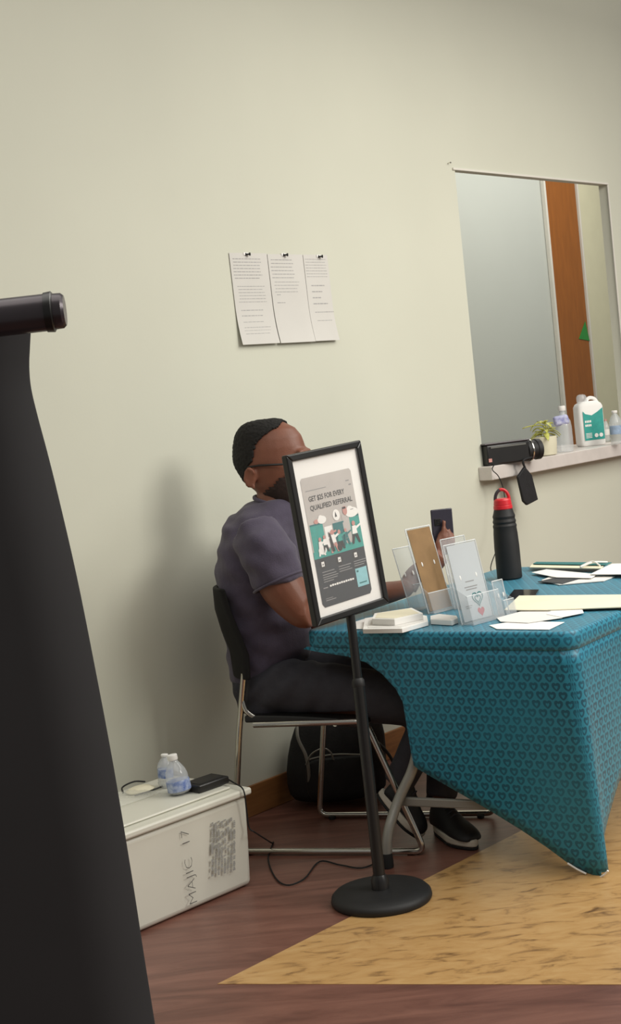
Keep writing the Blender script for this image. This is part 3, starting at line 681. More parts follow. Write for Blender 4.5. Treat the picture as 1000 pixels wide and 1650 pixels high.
# hips, legs down to the ankles (one surface with the rest)
LN, LF = LM - .10, LM + .11
hipN = C3(.16, LN, .535); hipF = C3(.16, LF, .535)
kneeN = Cx(708, 1141, LN + .03); kneeF = Cx(722, 1140, LF)
ankN = Cx(640, 1262, LN + .03)
tF = onz(766, 1371); tF.z = .002; dF = V((.38, -.925, 0)); hF = tF - dF * .27; ankF = hF + dF * .065 + UP * .125
for h, k_, a in ((hipN, kneeN, ankN), (hipF, kneeF, ankF)):
    limb(skin, [h, h.lerp(k_, .5) + UP * .012, k_], [.085, .074, .052]); limb(skin, [k_, k_.lerp(a, .35) - CA * .01, a], [.052, .05, .034])
bod = skin.build('body', M['skin'], man); fuse(bod, .0055, 5)

# shirt with sleeves
shirt = MB()
shirt.loft([sec(x, y, ha / PXM, hb) for x, y, ha, hb in TOR[1:]], 36)
limb(shirt, [Cx(412, 858, LM - .165), Cx(428, 888, LM - .205), Cx(446, 925, LM - .212), Cx(451, 941, LM - .214)], [.082, .09, .087, .085], 22)
limb(shirt, [sh_f - CBv * .03, sh_f + CBv * .01 - UP * .03, sh_f.lerp(el_f, .45)], [.08, .085, .078], 22)
so_ = shirt.build('shirt', M['shirt'], man); fuse(so_, .007, 7)
# folds: diagonal drape from shoulder to sleeve, modelled as real relief
me = so_.data
NRM = [v.normal.copy() for v in me.vertices]
for v, vn_ in zip(me.vertices, NRM):
    p = v.co.copy(); r_ = p - C3(0, LM, 0); s_ = r_.dot(CA); z = p.z
    t_ = s_ * .75 + z * 1.0
    f_ = math.sin(t_ * 62 + 2.2 * noise.noise(p * 7)) * .0030 + noise.noise(p * 22) * .003 + math.sin((z - s_ * .25) * 90 + 3 * noise.noise(p * 5)) * .0016
    k_ = 1.0 if z > .72 else .8
    v.co = p + vn_ * f_ * k_
# collar ring and sleeve hem
mb = MB(); cc = sec(444, 808, 34 / PXM, .076); ring = [cc[0] + cc[1] * math.cos(t) + cc[2] * math.sin(t) - UP * (.022 * math.cos(t)) for t in [k * math.pi / 12 for k in range(25)]]
mb.tube(ring, .0075, 10); mb.build('collar', M['shirt'], man, smooth=True)
a0 = Cx(449, 937, LM - .214); ad = (Cx(458, 955, LM - .215) - Cx(440, 915, LM - .21)).normalized(); s1_ = ad.cross(CBv).normalized(); s2_ = ad.cross(s1_)
ring = [a0 + s1_ * .087 * math.cos(t) + s2_ * .087 * math.sin(t) for t in [k * math.pi / 14 for k in range(29)]]
mb = MB(); mb.tube(ring, .0045, 8); mb.build('sleeve_hem', M['shirt'], man, smooth=True)

# trousers
pants = MB()
pants.loft([sec(x, y, ha / PXM, hb) for x, y, ha, hb in ((452, 1150, 50, .15), (447, 1130, 64, .178), (437, 1105, 62, .176), (430, 1080, 58, .168))], 30)
for h, k_, a, rr in ((hipN, kneeN, ankN, 1), (hipF, kneeF, ankF, 1)):
    limb(pants, [h - CA * .06 + UP * 0, h + CA * .04 + UP * .008, h.lerp(k_, .5) + UP * .014, h.lerp(k_, .85) + UP * .01, k_], [.082, .095, .092, .078, .064], 24)
    limb(pants, [k_, k_.lerp(a, .3) - CA * .005, k_.lerp(a, .7), a], [.064, .062, .056, .052], 20)
po = pants.build('trousers', M['pants'], man); fuse(po, .008, 8)
NRM = [v.normal.copy() for v in po.data.vertices]
for v, vn_ in zip(po.data.vertices, NRM):
    p = v.co.copy(); r_ = p - C3(0, LM, 0); s_ = r_.dot(CA)
    v.co = p + vn_ * (.0035 * math.sin((s_ * .9 - p.z) * 70 + 3 * noise.noise(p * 6)) * max(0, 1 - abs(s_ - .2) * 3) + .004 * noise.noise(p * 14))
    if v.co.z < .467 and s_ < .50: v.co.z = .467 + (v.co.z - .467) * (.05 if v.co.z > .36 else 1)

# shoes
def shoe(heel, toe, n_up, wd, label=None, name='shoe'):
    d = (toe - heel); Ls = d.length; d.normalize(); sdv = d.cross(n_up).normalized(); up = sdv.cross(d).normalized()
    if up.dot(n_up) < 0: up = -up
    sh = bpy.data.objects.new('sneaker', None); COL.objects.link(sh); sh.location = heel; setpar(sh, man)
    def outline(k):
        pts = []
        for i in range(28):
            t = 2 * math.pi * i / 28; c = math.cos(t); s = math.sin(t)
            x = .5 + .5 * c; wv = wd * (.78 + .3 * math.exp(-((x - .7) / .22) ** 2)) * (1 if x < .9 else 1)
            pts.append(heel + d * (Ls * (.5 + .5 * c * k)) + sdv * (s * wv * .5 * k))
        return pts
    mb = MB(); o_ = outline(1.0); 
    mb.quadbox([p for p in o_], up * .009); mb.build('outsole', M['rubber'], sh, bevel=.002)
    mb = MB(); mb.quadbox([p + up * .009 for p in outline(1.015)], up * .024); mb.build('midsole', M['sole'], sh, bevel=.006, seg=3, smooth=True)
    up_ = MB(); H = [(0.03, .07, .62), (.12, .092, .78), (.25, .098, .82), (.38, .088, .84), (.52, .066, .9), (.68, .05, 1.0), (.82, .042, .98), (.93, .03, .8), (.985, .016, .5)]
    secs = [(heel + d * (Ls * x) + up * (.026), sdv * (wd * .5 * w_), up * h) for x, h, w_ in H]
    vs = []; fs = []; nn_ = 16
    for c, a, b in secs:
        for i in range(nn_ + 1):
            t = math.pi * i / nn_; vs.append(c + a * math.cos(t) + b * math.sin(t) ** .8)
    for j in range(len(secs) - 1):
        for i in range(nn_): q = j * (nn_ + 1) + i; fs.append((q, q + 1, q + nn_ + 2, q + nn_ + 1))
        fs.append((j * (nn_ + 1), (j + 1) * (nn_ + 1), (j + 1) * (nn_ + 1) + nn_, j * (nn_ + 1) + nn_))
    fs += [tuple(range(nn_ + 1))[::-1], tuple((len(secs) - 1) * (nn_ + 1) + i for i in range(nn_ + 1))]
    up_.add(vs, fs); up_.build('upper', M['shoe'], sh, smooth=True, sub=1)
    mb = MB()
    for k in range(5):
        x = .42 + .07 * k; hh = .026 + (.088 - .05 * k / 4) * .96; c = heel + d * Ls * x + up * (hh - .004 * (k < 2))
        mb.tube([c - sdv * .02 - up * .006, c + up * .004, c + sdv * .02 - up * .006], .003, 8)
    mb.build('laces', M['pants'], sh, smooth=True)
    mb = MB(); mb.tube([heel + d * Ls * .1 + up * .11, heel + d * Ls * .2 + up * .135], [.038, .036], 16); mb.build('sock', M['shoe'], sh, smooth=True)
    return sh
# near shoe stands on its toe, heel lifted
hN = Cx(606, 1280, LN + .03); tN = C3(0, 0, 0); tN = Cx(676, 1366, LN + .02); tN.z = max(tN.z, .012)
shoe(hN, tN, (CA * .8 + UP * .6), .09)
shoe(hF, tF, UP, .096)

# hair cap
def interp(secs, k=3):
    cs = bez([s[0] for s in secs], k); as_ = bez([s[1] for s in secs], k); bs = bez([s[2] for s in secs], k); return list(zip(cs, as_, bs))
hh = interp([(c, a * (1 + .006 / max(a.length, .02)), b * (1 + .006 / max(b.length, .02))) for c, a, b in hs[:10]], 9)
hh = [(c + UP * .004, a, b) for c, a, b in hh]
mb = MB(); mb.loft(hh, 120, caps=False)
def px_of(p):
    v = p - CAM; k = v.dot(FWD); return 500 + F_PX * v.dot(RGT) / k, 825 - F_PX * v.dot(UPV) / k
hairline = [(673, 456), (684, 457), (690, 449), (700, 436), (712, 426), (726, 422), (738, 421), (746, 415), (756, 408), (772, 398), (790, 399), (800, 408)]
def hl(y):
    for (y0, x0), (y1, x1) in zip(hairline, hairline[1:]):
        if y0 <= y <= y1: return x0 + (x1 - x0) * (y - y0) / (y1 - y0)
    return 480 if y < 673 else -1
keep = []
for f in mb.f:
    c = sum((mb.v[i] for i in f), V()) / len(f); s_ = (c - C3(0, LM, 0)).dot(CBv); x, y = px_of(c - CBv * s_)
    if x < hl(y): keep.append(f)
top = hh[0]; mb.f = keep + [tuple(range(120))]; mb.m = [0] * len(mb.f)
ho = mb.build('hair', M['hair'], man, smooth=True, angle=80)
baked(ho, [('SOLIDIFY', dict(thickness=.009, offset=-1)), ('SUBSURF', dict(levels=1, render_levels=1))])
for v, vn_ in zip(ho.data.vertices, [q.normal.copy() for q in ho.data.vertices]): v.co += vn_ * (.0022 * noise.noise(v.co * 120))
# beard along the jaw
bb_ = interp([(c, a * (1 + .004 / a.length), b * (1 + .004 / b.length)) for c, a, b in hs[5:]], 4)
mb = MB(); mb.loft(bb_, 56, caps=False); keep = []
for f in mb.f:
    c = sum((mb.v[i] for i in f), V()) / len(f); s_ = (c - C3(0, LM, 0)).dot(CBv); x, y = px_of(c - CBv * s_)
    if y > 764 + max(0, 470 - x) * .9 and (x < 484 or y > 781) : keep.append(f)
mb.f = keep; mb.m = [0] * len(keep); be = mb.build('beard', M['beard'], man, smooth=True, angle=80); baked(be, [('SOLIDIFY', dict(thickness=.006, offset=-.6))])
# eyes, brows, mouth line, glasses
for sg in (-1, 1):
    ec = Cx(484, 745, LM) + CBv * sg * .034 + CA * .004
    mb = MB(); mb.ball(ec, CA * .0125, CBv * .0135, UP * .0115); mb.build('eye', M['paperw'], man, smooth=True)
    mb = MB(); mb.ball(ec + CA * .0095, CA * .004, CBv * .006, UP * .006); mb.build('pupil', M['lens'], man, smooth=True)
    mb = MB(); mb.tube([ec + UP * .022 + CBv * sg * t + CA * (.008 - abs(t) * .2) for t in (-.016, -.005, .006, .018)], [.002, .0035, .0035, .002], 8); mb.build('eyebrow', M['hair'], man, smooth=True)
gl = bpy.data.objects.new('glasses', None); COL.objects.link(gl); gl.location = Cx(500, 745, LM); setpar(gl, man)
for sg in (-1, 1):
    gc = Cx(499, 746, LM) + CBv * sg * .035 + CA * .008
    ring = [gc + CBv * .028 * math.cos(t) + UP * .02 * math.sin(t) for t in [k * math.pi / 10 for k in range(21)]]
    mb = MB(); mb.tube(ring, .0022, 8); mb.build('lens_rim', M['blk_plastic'], gl, smooth=True)
    mb = MB(); mb.tube([gc + CBv * sg * .028 + UP * .006, gc + CBv * sg * .056 + UP * .006 - CA * .03, Cx(432, 747, LM) + CBv * sg * .091, Cx(414, 750, LM) + CBv * sg * .089], .0036, 8); mb.build('temple_arm', M['blk_plastic'], gl, smooth=True)
gc = Cx(499, 746, LM) + CA * .01; mb = MB(); mb.tube([gc - CBv * .008, gc + UP * .003 + CA * .002, gc + CBv * .008], .002, 8); mb.build('bridge', M['blk_plastic'], gl, smooth=True)

# phone in his hand
ph = thing('smartphone', ph_c - ph_up * PHH, 'dark smartphone held upright in the seated man\'s raised hand', 'phone')
mb = MB(); mb.box(ph_c, ph_r * PHW, ph_up * PHH, ph_n * PHT); mb.build('case', M['phone'], ph, bevel=.0042, seg=4, smooth=True)
mb = MB(); mb.box(ph_c - ph_n * (PHT + .0003), ph_r * (PHW - .004), ph_up * (PHH - .005), ph_n * .0004); mb.build('screen', M['glass_blk'], ph)
cb = ph_c + ph_n * (PHT + .0012) + ph_up * .034 - ph_r * .018
mb = MB(); mb.box(cb, ph_r * .011, ph_up * .012, ph_n * .0012); mb.build('camera_plate', M['blk_plastic'], ph, bevel=.001)
for dy in (-.005, .005):
    mb = MB(); mb.lathe(cb + ph_up * dy + ph_n * .0012, [(.0042, 0), (.0042, .0012), (.003, .0014)], 14, ph_n); mb.build('camera_lens', M['lens'], ph, smooth=True)

# ------------------------------------------------------------------ backpack behind the chair
bpc = onz(545, 1300); bpc.z = 0
bq = thing('backpack', bpc, 'black backpack slumped on the floor behind the chair by the wall', 'bag')
bd = V((math.cos(-.05), math.sin(-.05), 0)); bn = V((-bd.y, bd.x, 0))
mb = MB(); mb.loft([(bpc + bn * .09 + UP * .006, bd * .15, bn * .07), (bpc + bn * .09 + UP * .03, bd * .185, bn * .092), (bpc + bn * .09 + UP * .12, bd * .19, bn * .098), (bpc + bn * .105 + UP * .24 + bd * .02, bd * .18, bn * .085), (bpc + bn * .12 + UP * .32 + bd * .03, bd * .15, bn * .065), (bpc + bn * .13 + UP * .36 + bd * .03, bd * .08, bn * .03)], 28)
b_ = mb.build('main_bag', M['blk_fabric'], bq, smooth=True, sub=1)
mb = MB(); c = bpc + bn * (-.012) + UP * .12 + bd * .02; mb.loft([(c - UP * .09, bd * .11, bn * .02), (c - UP * .07, bd * .13, bn * .035), (c + UP * .04, bd * .13, bn * .035), (c + UP * .07, bd * .11, bn * .02)], 24); mb.build('front_pocket', M['blk_fabric'], bq, smooth=True, sub=1)
def strap(pts, nm, m_, r=.006, fl=.5):
    mb = MB(); mb.tube(bez(pts, 6), r, 10, flat=fl); return mb.build(nm, m_, bq, smooth=True)
strap([onp(478, 1166, bpc + bn * .0, bn), onp(480, 1190, bpc - bn * .03, bn), onp(492, 1216, bpc - bn * .04, bn), onp(497, 1240, bpc - bn * .035, bn), onp(498, 1262, bpc - bn * .02, bn)], 'shoulder_strap', M['steel_grey'])
strap([onp(493, 1232, bpc - bn * .04, bn), onp(502, 1215, bpc - bn * .05, bn), onp(520, 1206, bpc - bn * .05, bn), onp(532, 1212, bpc - bn * .045, bn), onp(537, 1224, bpc - bn * .03, bn)], 'grab_strap', M['steel_grey'])
strap([onp(585, 1180, bpc - bn * .0, bn), onp(612, 1200, bpc - bn * .03, bn), onp(630, 1222, bpc - bn * .03, bn), onp(640, 1250, bpc - bn * .02, bn)], 'shoulder_strap', M['blk_fabric'], .009)
mb = MB(); c = bpc - bn * .03 + UP * .19; mb.tube(bez([c - bd * .1, c + UP * .012, c + bd * .12], 5), .003, 8); mb.build('zip', M['steel_grey'], bq, smooth=True)

# ------------------------------------------------------------------ plastic tub left
BR = onz(411, 1425); BL0 = onz(228, 1505); bd_ = (BR - BL0).normalized(); bn_ = V((-bd_.y, bd_.x, 0))
if bn_.y < 0: bn_ = -bn_
BLn = .72; BDp = .36; BH = .285
bx = thing('storage_tub', BR - bd_ * BLn / 2 + bn_ * BDp / 2, 'white plastic storage tub with marker writing beside the banner', 'storage box')
def Bp(e, d, z): return V((BR.x, BR.y, 0)) - bd_ * e + bn_ * d + UP * z      # e from right end, d depth
def tub_ring(z, grow): return [Bp(-grow, -grow, z), Bp(BLn + grow, -grow, z), Bp(BLn + grow, BDp + grow, z), Bp(-grow, BDp + grow, z)]
mb = MB(); r = [tub_ring(.002, -.006), tub_ring(BH * .5, 0.0), tub_ring(BH, .004)]
mb.add(r[0] + r[1] + r[2], [(3, 2, 1, 0), (8, 9, 10, 11)] + [(k * 4 + i, k * 4 + (i + 1) % 4, k * 4 + 4 + (i + 1) % 4, k * 4 + 4 + i) for k in (0, 1) for i in range(4)])
mb.build('tub_body', M['tub'], bx, bevel=.018, seg=4, smooth=True)
mb = MB(); a = tub_ring(BH + .001, .016); mb.quadbox(a, UP * .022); mb.build('lid', M['tub'], bx, bevel=.007, seg=3, smooth=True)
mb = MB(); a = tub_ring(BH + .0235, -.03); mb.quadbox(a, UP * .008); mb.build('lid_panel', M['tub'], bx, bevel=.004, seg=2, smooth=True)
BT = BH + .0325
# marker lettering (reads upwards) and faded print block, on the front face
fo = -.0075
mk = MB(); 
def bf(e, z, o=0): return Bp(e, fo - o, z)
def fpx(x, y):
    q = onp(x, y, Bp(0, fo, 0), bn_); return (V((BR.x, BR.y, 0)) - q).dot(bd_), q.z
def stroke(p, q, w_=.0022): 
    a = bf(*p); b = bf(*q); d = (b - a).normalized(); s = d.cross(bn_).normalized() * w_; mk.add([a - s, b - s, b + s, a + s], [(0, 1, 2, 3)])
e0, z0 = fpx(318, 1455); e1, z1 = fpx(303, 1335)
text_polys('MAJIC  17', .046, bf(e0, z0), (bf(e1, z1) - bf(e0, z0)).normalized(), -bd_, -bn_, 0, mk, .001, -.0012, fit=(bf(e1, z1) - bf(e0, z0)).length)
mk.build('marker_writing', M['mark'], bx)['kind'] = 'stuff'
mk = MB()
for c_i, x in enumerate(range(342, 380, 5)):
    for y in range(1322 + (c_i % 2) * 2, 1408, 3):
        if random.random() < .72 - .02 * c_i:
            e, z = fpx(x, y + (360 - x) * .25); hgt = random.uniform(.0016, .0036); wd_ = random.uniform(.003, .0055)
            mk.add([bf(e - wd_, z - hgt, .0004), bf(e + wd_, z - hgt, .0004), bf(e + wd_, z + hgt, .0004), bf(e - wd_, z + hgt, .0004)], [(0, 1, 2, 3)])
mk.build('faded_print', M['fade'], bx)['kind'] = 'stuff'

# things on the tub
c = onz(283, 1278, BT); c.z = BT
def pet_bottle(base, axv, h, r, label, labmat, nm='water_bottle', capm=None):
    t = thing(nm, base, label, 'bottle'); ax_ = V(axv).normalized()
    prof = [(r * .7, 0), (r * .95, .006), (r, .015), (r * .94, h * .12), (r, h * .15), (r * .94, h * .19), (r, h * .22), (r * .93, h * .3), (r * .93, h * .55), (r, h * .58), (r * .95, h * .66), (r * .75, h * .78), (r * .42, h * .88), (r * .36, h * .9), (r * .36, h * .93)]
    mb = MB(); mb.lathe(base, prof, 28, ax_); mb.build('bottle_body', M['pet'], t, smooth=True, angle=70)
    mb = MB(); mb.lathe(base + ax_ * h * .3, [(r * .95, 0), (r * .96, .002), (r * .96, h * .25), (r * .95, h * .252)], 28, ax_); mb.build('bottle_label', labmat, t, smooth=True)
    mb = MB(); mb.lathe(base + ax_ * h * .925, [(r * .42, 0), (r * .45, .003), (r * .45, h * .06), (r * .4, h * .07)], 20, ax_); mb.build('bottle_cap', capm or M['paperw'], t, smooth=True)
    return t
bb0 = onz(291, 1279, BT); bb0.z = BT + .0005
btl = thing('water_bottle', bb0, 'crumpled clear water bottle with blue label on the white tub lid', 'bottle')
ax_ = (UP + V((-.12, .05, 0))).normalized(); r = .036
mb = MB(); mb.lathe(bb0 + UP * .001, [(r * .8, .003), (r, .01), (r * .94, .018), (r, .026), (r * .97, .034), (r * .97, .06), (r * .85, .075), (r * .6, .09), (r * .4, .1), (r * .38, .11)], 28, ax_); mb.build('bottle_body', M['pet'], btl, smooth=True, angle=70)
mb = MB(); mb.lathe(bb0 + ax_ * .012, [(r * 1.02, 0), (r * 1.03, .002), (r * 1.02, .03), (r * 1.0, .032)], 28, ax_); mb.build('bottle_label', M['blue'], btl, smooth=True)
mb = MB(); mb.lathe(bb0 + ax_ * .107, [(r * .42, 0), (r * .45, .002), (r * .45, .015), (r * .4, .017)], 20, ax_); mb.build('bottle_cap', M['paperw'], btl, smooth=True)
b2 = onz(268, 1268, BT); b2.z = BT + .0005
tag(pet_bottle(b2, (.05, .02, 1), .105, .026, 'x', M['blue']), 'second small clear bottle just behind the crumpled bottle on the tub', 'bottle')

# dark power pack with cord
pk0 = onz(332, 1268, BT); pk = thing('power_adapter', V((pk0.x, pk0.y, BT)), 'flat black power adapter with a cord lying on the white tub', 'adapter')
pd_ = (onz(357, 1262, BT) - onz(308, 1279, BT)).normalized(); pn_ = V((-pd_.y, pd_.x, 0))
pc = V((pk0.x, pk0.y, BT + .0125))
mb = MB(); mb.box(pc, pd_ * .062, pn_ * .042, UP * .012); mb.build('case', M['blk_plastic'], pk, bevel=.005, seg=3, smooth=True)
mb = MB(); mb.box(pc + UP * .0123, pd_ * .05, pn_ * .03, UP * .0006); mb.build('top_panel', M['glass_blk'], pk)
mb = MB(); mb.tube([pc + pd_ * .06, pc + pd_ * .078], [.006, .004], 10); mb.build('strain_relief', M['rubber'], pk, smooth=True)
s0_ = pc + pd_ * .075
cordp = [s0_, onz(378, 1264, BT) + UP * .004, Bp(.03, -.012, BT + .002) * 0 + onp(392, 1273, Bp(0, -.024, 0), bn_), onp(397, 1305, Bp(0, -.024, 0), bn_), onp(401, 1333, Bp(0, -.02, 0), bn_), Bp(-.03, -.02, .13), onz(440, 1360) + UP * .004, onz(432, 1385) + UP * .004, onz(443, 1415) + UP * .004, onz(462, 1428) + UP * .004, onz(490, 1418) + UP * .004, onz(515, 1390) + UP * .004, onz(550, 1396) + UP * .004, onz(590, 1399) + UP * .004, onz(640, 1370) + UP * .004]
cordp[5] = onp(412, 1342, Bp(0, -.02, 0), bn_); cordp.insert(6, onz(437, 1358, .02))
mb = MB(); mb.tube(bez(cordp, 6), .0024, 8); mb.build('cord', M['rubber'], pk, smooth=True)

# packet of glasses-like black rimmed film + clear bag
gq = onz(226, 1275, BT); g = thing('packet', V((gq.x, gq.y, BT)), 'pale packet with black curved edges lying left of the bottle on tub', 'packet')
gd = (onz(252, 1270, BT) - onz(203, 1287, BT)).normalized(); gn = V((-gd.y, gd.x, 0)); gc = V((gq.x, gq.y, BT + .006))
mb = MB(); mb.loft([(gc - UP * .005, gd * .045, gn * .035), (gc, gd * .05, gn * .04), (gc + UP * .008, gd * .035, gn * .025)], 24); mb.build('wrapper', M['cream'], g, smooth=True)
mb = MB(); mb.tube([gc + gd * .054 - gn * .045, gc - gd * .0 - gn * .05, gc - gd * .056 - gn * .042], .0028, 8); mb.build('lower_edge', M['blk_plastic'], g, smooth=True)
mb = MB(); mb.tube(bez([gc - gd * .06 + gn * .01 + UP * .004, gc - gd * .035 + gn * .042 + UP * .012, gc + gd * .02 + gn * .052 + UP * .014, gc + gd * .055 + gn * .04 + UP * .006]), .0028, 8); mb.build('upper_edge', M['blk_plastic'], g, smooth=True)
cbm = MB(); bq0 = Bp(.52, .2, BT); vs = []; nx, ny = 18, 10
for j in range(ny + 1):
    for i in range(nx + 1):
        u_ = i / nx; v_ = j / ny; env = math.sin(math.pi * u_) ** .5 * math.sin(math.pi * v_) ** .5 if 0 < i < nx and 0 < j < ny else 0
        p = Bp(.62 - .45 * u_, .19 + .15 * v_, 0); vs.append(V((p.x, p.y, BT + .002 + env * (.022 + .022 * noise.noise(p * 14) + .01 * noise.noise(p * 40)))))
cbm.add(vs, [(j * (nx + 1) + i, j * (nx + 1) + i + 1, (j + 1) * (nx + 1) + i + 1, (j + 1) * (nx + 1) + i) for j in range(ny) for i in range(nx)])
tag(cbm.build('plastic_bag', M['bag_clear'], smooth=True, angle=180), 'crumpled clear plastic bag at the back of the white tub', 'bag')

# ------------------------------------------------------------------ things on the ledge
SZ = OZ0
def on_sill(x, y): p = onz(x, y, SZ); p.z = SZ; return p
# projector
pj0 = on_sill(800, 752); pj = thing('projector', pj0, 'black boxy projector with round lens on the ledge\'s left end', 'projector')
jd = (WD * .62 + V((1, 0, 0)) * .55); jd.z = 0; jd.normalize(); jn = V((-jd.y, jd.x, 0))
if jn.y < 0: jn = -jn
pS = Wpx(800, 752, .0)
pb = Wp(1.553 + .0, 0, .0)
left = Wp(Wpx(779, 740, .02)[0] + .004, SZ, .035); jd = (WD * .75 + WN * .35).normalized(); jn = V((-jd.y, jd.x, 0))
Lp = (Wpx(836, 740, .06)[0] - Wpx(779, 740, .02)[0]) * 1.0
hz = .046
cen = left + jd * (Lp / 2) + jn * .05 + UP * (hz + .0005)
mb = MB(); mb.box(cen, jd * (Lp / 2), jn * .055, UP * hz); mb.build('case', M['blk_plastic'], pj, bevel=.008, seg=3, smooth=True)
mb = MB(); mb.box(cen + UP * (hz + .004), jd * (Lp / 2 + .006), jn * .052, UP * .003); mb.build('top_cover', M['rail'], pj, bevel=.002)
mb = MB(); mb.box(cen + UP * (hz - .012) - jn * .0565, jd * (Lp / 2 - .02), jn * .0012, UP * .004); mb.build('silver_stripe', M['chrome'], pj)
mb = MB(); mb.box(cen - jn * .0575 - jd * (Lp / 2 - .012) - UP * .022, jd * .008, jn * .0015, UP * .008); mb.build('port', M['pink'], pj)
la = cen + jd * (Lp / 2) + UP * .0 - jn * .01
mb = MB(); mb.lathe(la, [(.048, -.002), (.05, .004), (.05, .014), (.043, .018), (.043, .05), (.047, .054), (.047, .075), (.041, .078), (.036, .07)], 32, jd); mb.build('lens_barrel', M['blk_matte'], pj, smooth=True, angle=30)
mb = MB(); mb.lathe(la + jd * .016, [(.052, 0), (.053, .003), (.052, .007)], 32, jd); mb.build('lens_ring', M['chrome'], pj, smooth=True)
mb = MB(); mb.lathe(la + jd * .058, [(.034, 0), (.03, .008), (.015, .013), (.002, .014)], 28, jd); mb.build('lens', M['lens'], pj, smooth=True)
# hanging cap pouch
hp = [Wp(*Wpx(x, y, .125), .125) for x, y in ((846, 752), (857, 765), (867, 805), (850, 814), (844, 808), (835, 768))]
fl_ = thing('hanging_pouch', hp[3], 'black rectangular tag hanging from the projector over the ledge edge', 'pouch')
mb = MB(); mb.quadbox(hp, -WN * .014); mb.build('pouch_body', M['blk_fabric'], fl_, bevel=.004, seg=3, smooth=True)
mb = MB(); mb.tube(bez([la + jd * .03 - jn * .03 - UP * .03, Wp(*Wpx(843, 742, .125), .125), Wp(*Wpx(846, 756, .12), .12)]), .005, 8); mb.build('strap_loop', M['blk_fabric'], fl_, smooth=True)
# its cord down to the table behind the bottle
cp = [left + jd * .03 - UP * -.006 - jn * .01, Wp(*Wpx(793, 757, .09), .09), Wp(*Wpx(803, 768, .095), .095), Wp(*Wpx(811, 790, .10), .10), Wp(*Wpx(813, 815, .11), .11), Wp(*Wpx(812, 850, .12), .12), Wp(*Wpx(800, 885, .13), .13), Wp(*Wpx(790, 915, .14), .14), Wp(*Wpx(792, 950, .15), .15), Wp(.9, .35, .12), Wp(.9, .01, .1)]
mb = MB(); mb.tube(bez(cp, 6), .0022, 8); tag(mb.build('device_cord', M['rubber'], smooth=True), 'thin dark cord hanging from the projector down behind the black bottle', 'cord')

# plant
pp = on_sill(880, 734); pl = thing('potted_plant', pp, 'small yellow-green plant in cream pot on the ledge', 'plant')
mb = MB(); mb.lathe(pp + UP * .0005, [(.042, 0), (.05, .004), (.054, .05), (.056, .088), (.052, .09), (.048, .08), (.01, .078)], 32); mb.build('pot', M['pot'], pl, smooth=True)
mb = MB(); mb.lathe(pp + UP * .0788, [(.046, 0), (.03, .004), (.01, .005)], 20); mb.build('soil', M['base'], pl, smooth=True)
def leaf(o, d, ln, wd_, droop):
    mb = MB(); d = V(d).normalized(); s = d.cross(UP).normalized(); vs = []; n = 6
    for k in range(n + 1):
        f = k / n; c = o + d * ln * f - UP * droop * ln * f * f; w_ = wd_ * math.sin(math.pi * min(.98, f * .93 + .05)) ** .7
        vs += [c - s * w_ + UP * .003, c - UP * .001, c + s * w_ + UP * .003]
    fs = []
    for k in range(n): a = 3 * k; fs += [(a, a + 1, a + 4, a + 3), (a + 1, a + 2, a + 5, a + 4)]
    mb.add(vs, fs); o_ = mb.build('leaf', M['leaf'], pl, smooth=True); so = o_.modifiers.new('s', 'SOLIDIFY'); so.thickness = .0008
for k in range(26):
    a = k * 2.4 + random.uniform(-.3, .3); h = .085 + random.uniform(0, .07); rad = random.uniform(.3, 1)
    d = V((math.cos(a), math.sin(a) * .8, random.uniform(.1, .9)))
    leaf(pp + UP * h + V((math.cos(a), math.sin(a), 0)) * .012, d, random.uniform(.035, .07), random.uniform(.008, .014), random.uniform(.3, .9))
leaf(pp + UP * .14, V((-1, -.2, .25)), .11, .008, .25)
mb = MB()
for k in range(5): mb.tube(bez([pp + UP * .08, pp + UP * .12 + V((random.uniform(-.02, .02), random.uniform(-.02, .02), 0)), pp + UP * .155 + V((random.uniform(-.04, .04), random.uniform(-.03, .03), 0))], 4), .0018, 6)
mb.build('stem', M['leaf'], pl, smooth=True)
# pump bottle with lilac label
p_ = on_sill(911, 728); sp = thing('water_bottle', p_, 'clear bottle with lilac label left of the teal-labelled jug', 'bottle')
mb = MB(); mb.lathe(p_ + UP * .0005, [(.036, 0), (.04, .004), (.041, .06), (.04, .12), (.036, .15), (.02, .175), (.014, .185), (.014, .2)], 28); mb.build('bottle_body', M['pet'], sp, smooth=True, angle=70)
lp = MB(); lp.box(p_ + UP * .155 + V((-.012, -.02, 0)), V((.036, .0, .004)), V((0, .02, 0)), V((-.004, 0, .024))); lp.build('bottle_label', M['lilac'], sp, bevel=.012, seg=3, smooth=True)
mb = MB(); mb.lathe(p_ + UP * .2, [(.017, 0), (.018, .003), (.018, .02), (.015, .024)], 18); mb.build('bottle_cap', M['paper'], sp, smooth=True)
# teal label jug
jp = on_sill(952, 718); jg = thing('sanitizer_jug', jp, 'white jug with big teal front label standing on the ledge', 'jug')
jw = V((.97, .24, 0)).normalized(); jq = V((-jw.y, jw.x, 0)); jh = .215
mb = MB(); mb.loft([(jp + UP * .001, jw * .068, jq * .042), (jp + UP * .008, jw * .073, jq * .047), (jp + UP * jh * .75, jw * .073, jq * .047), (jp + UP * jh * .95, jw * .07, jq * .045), (jp + UP * (jh + .008), jw * .045, jq * .035)], 4 * 8)
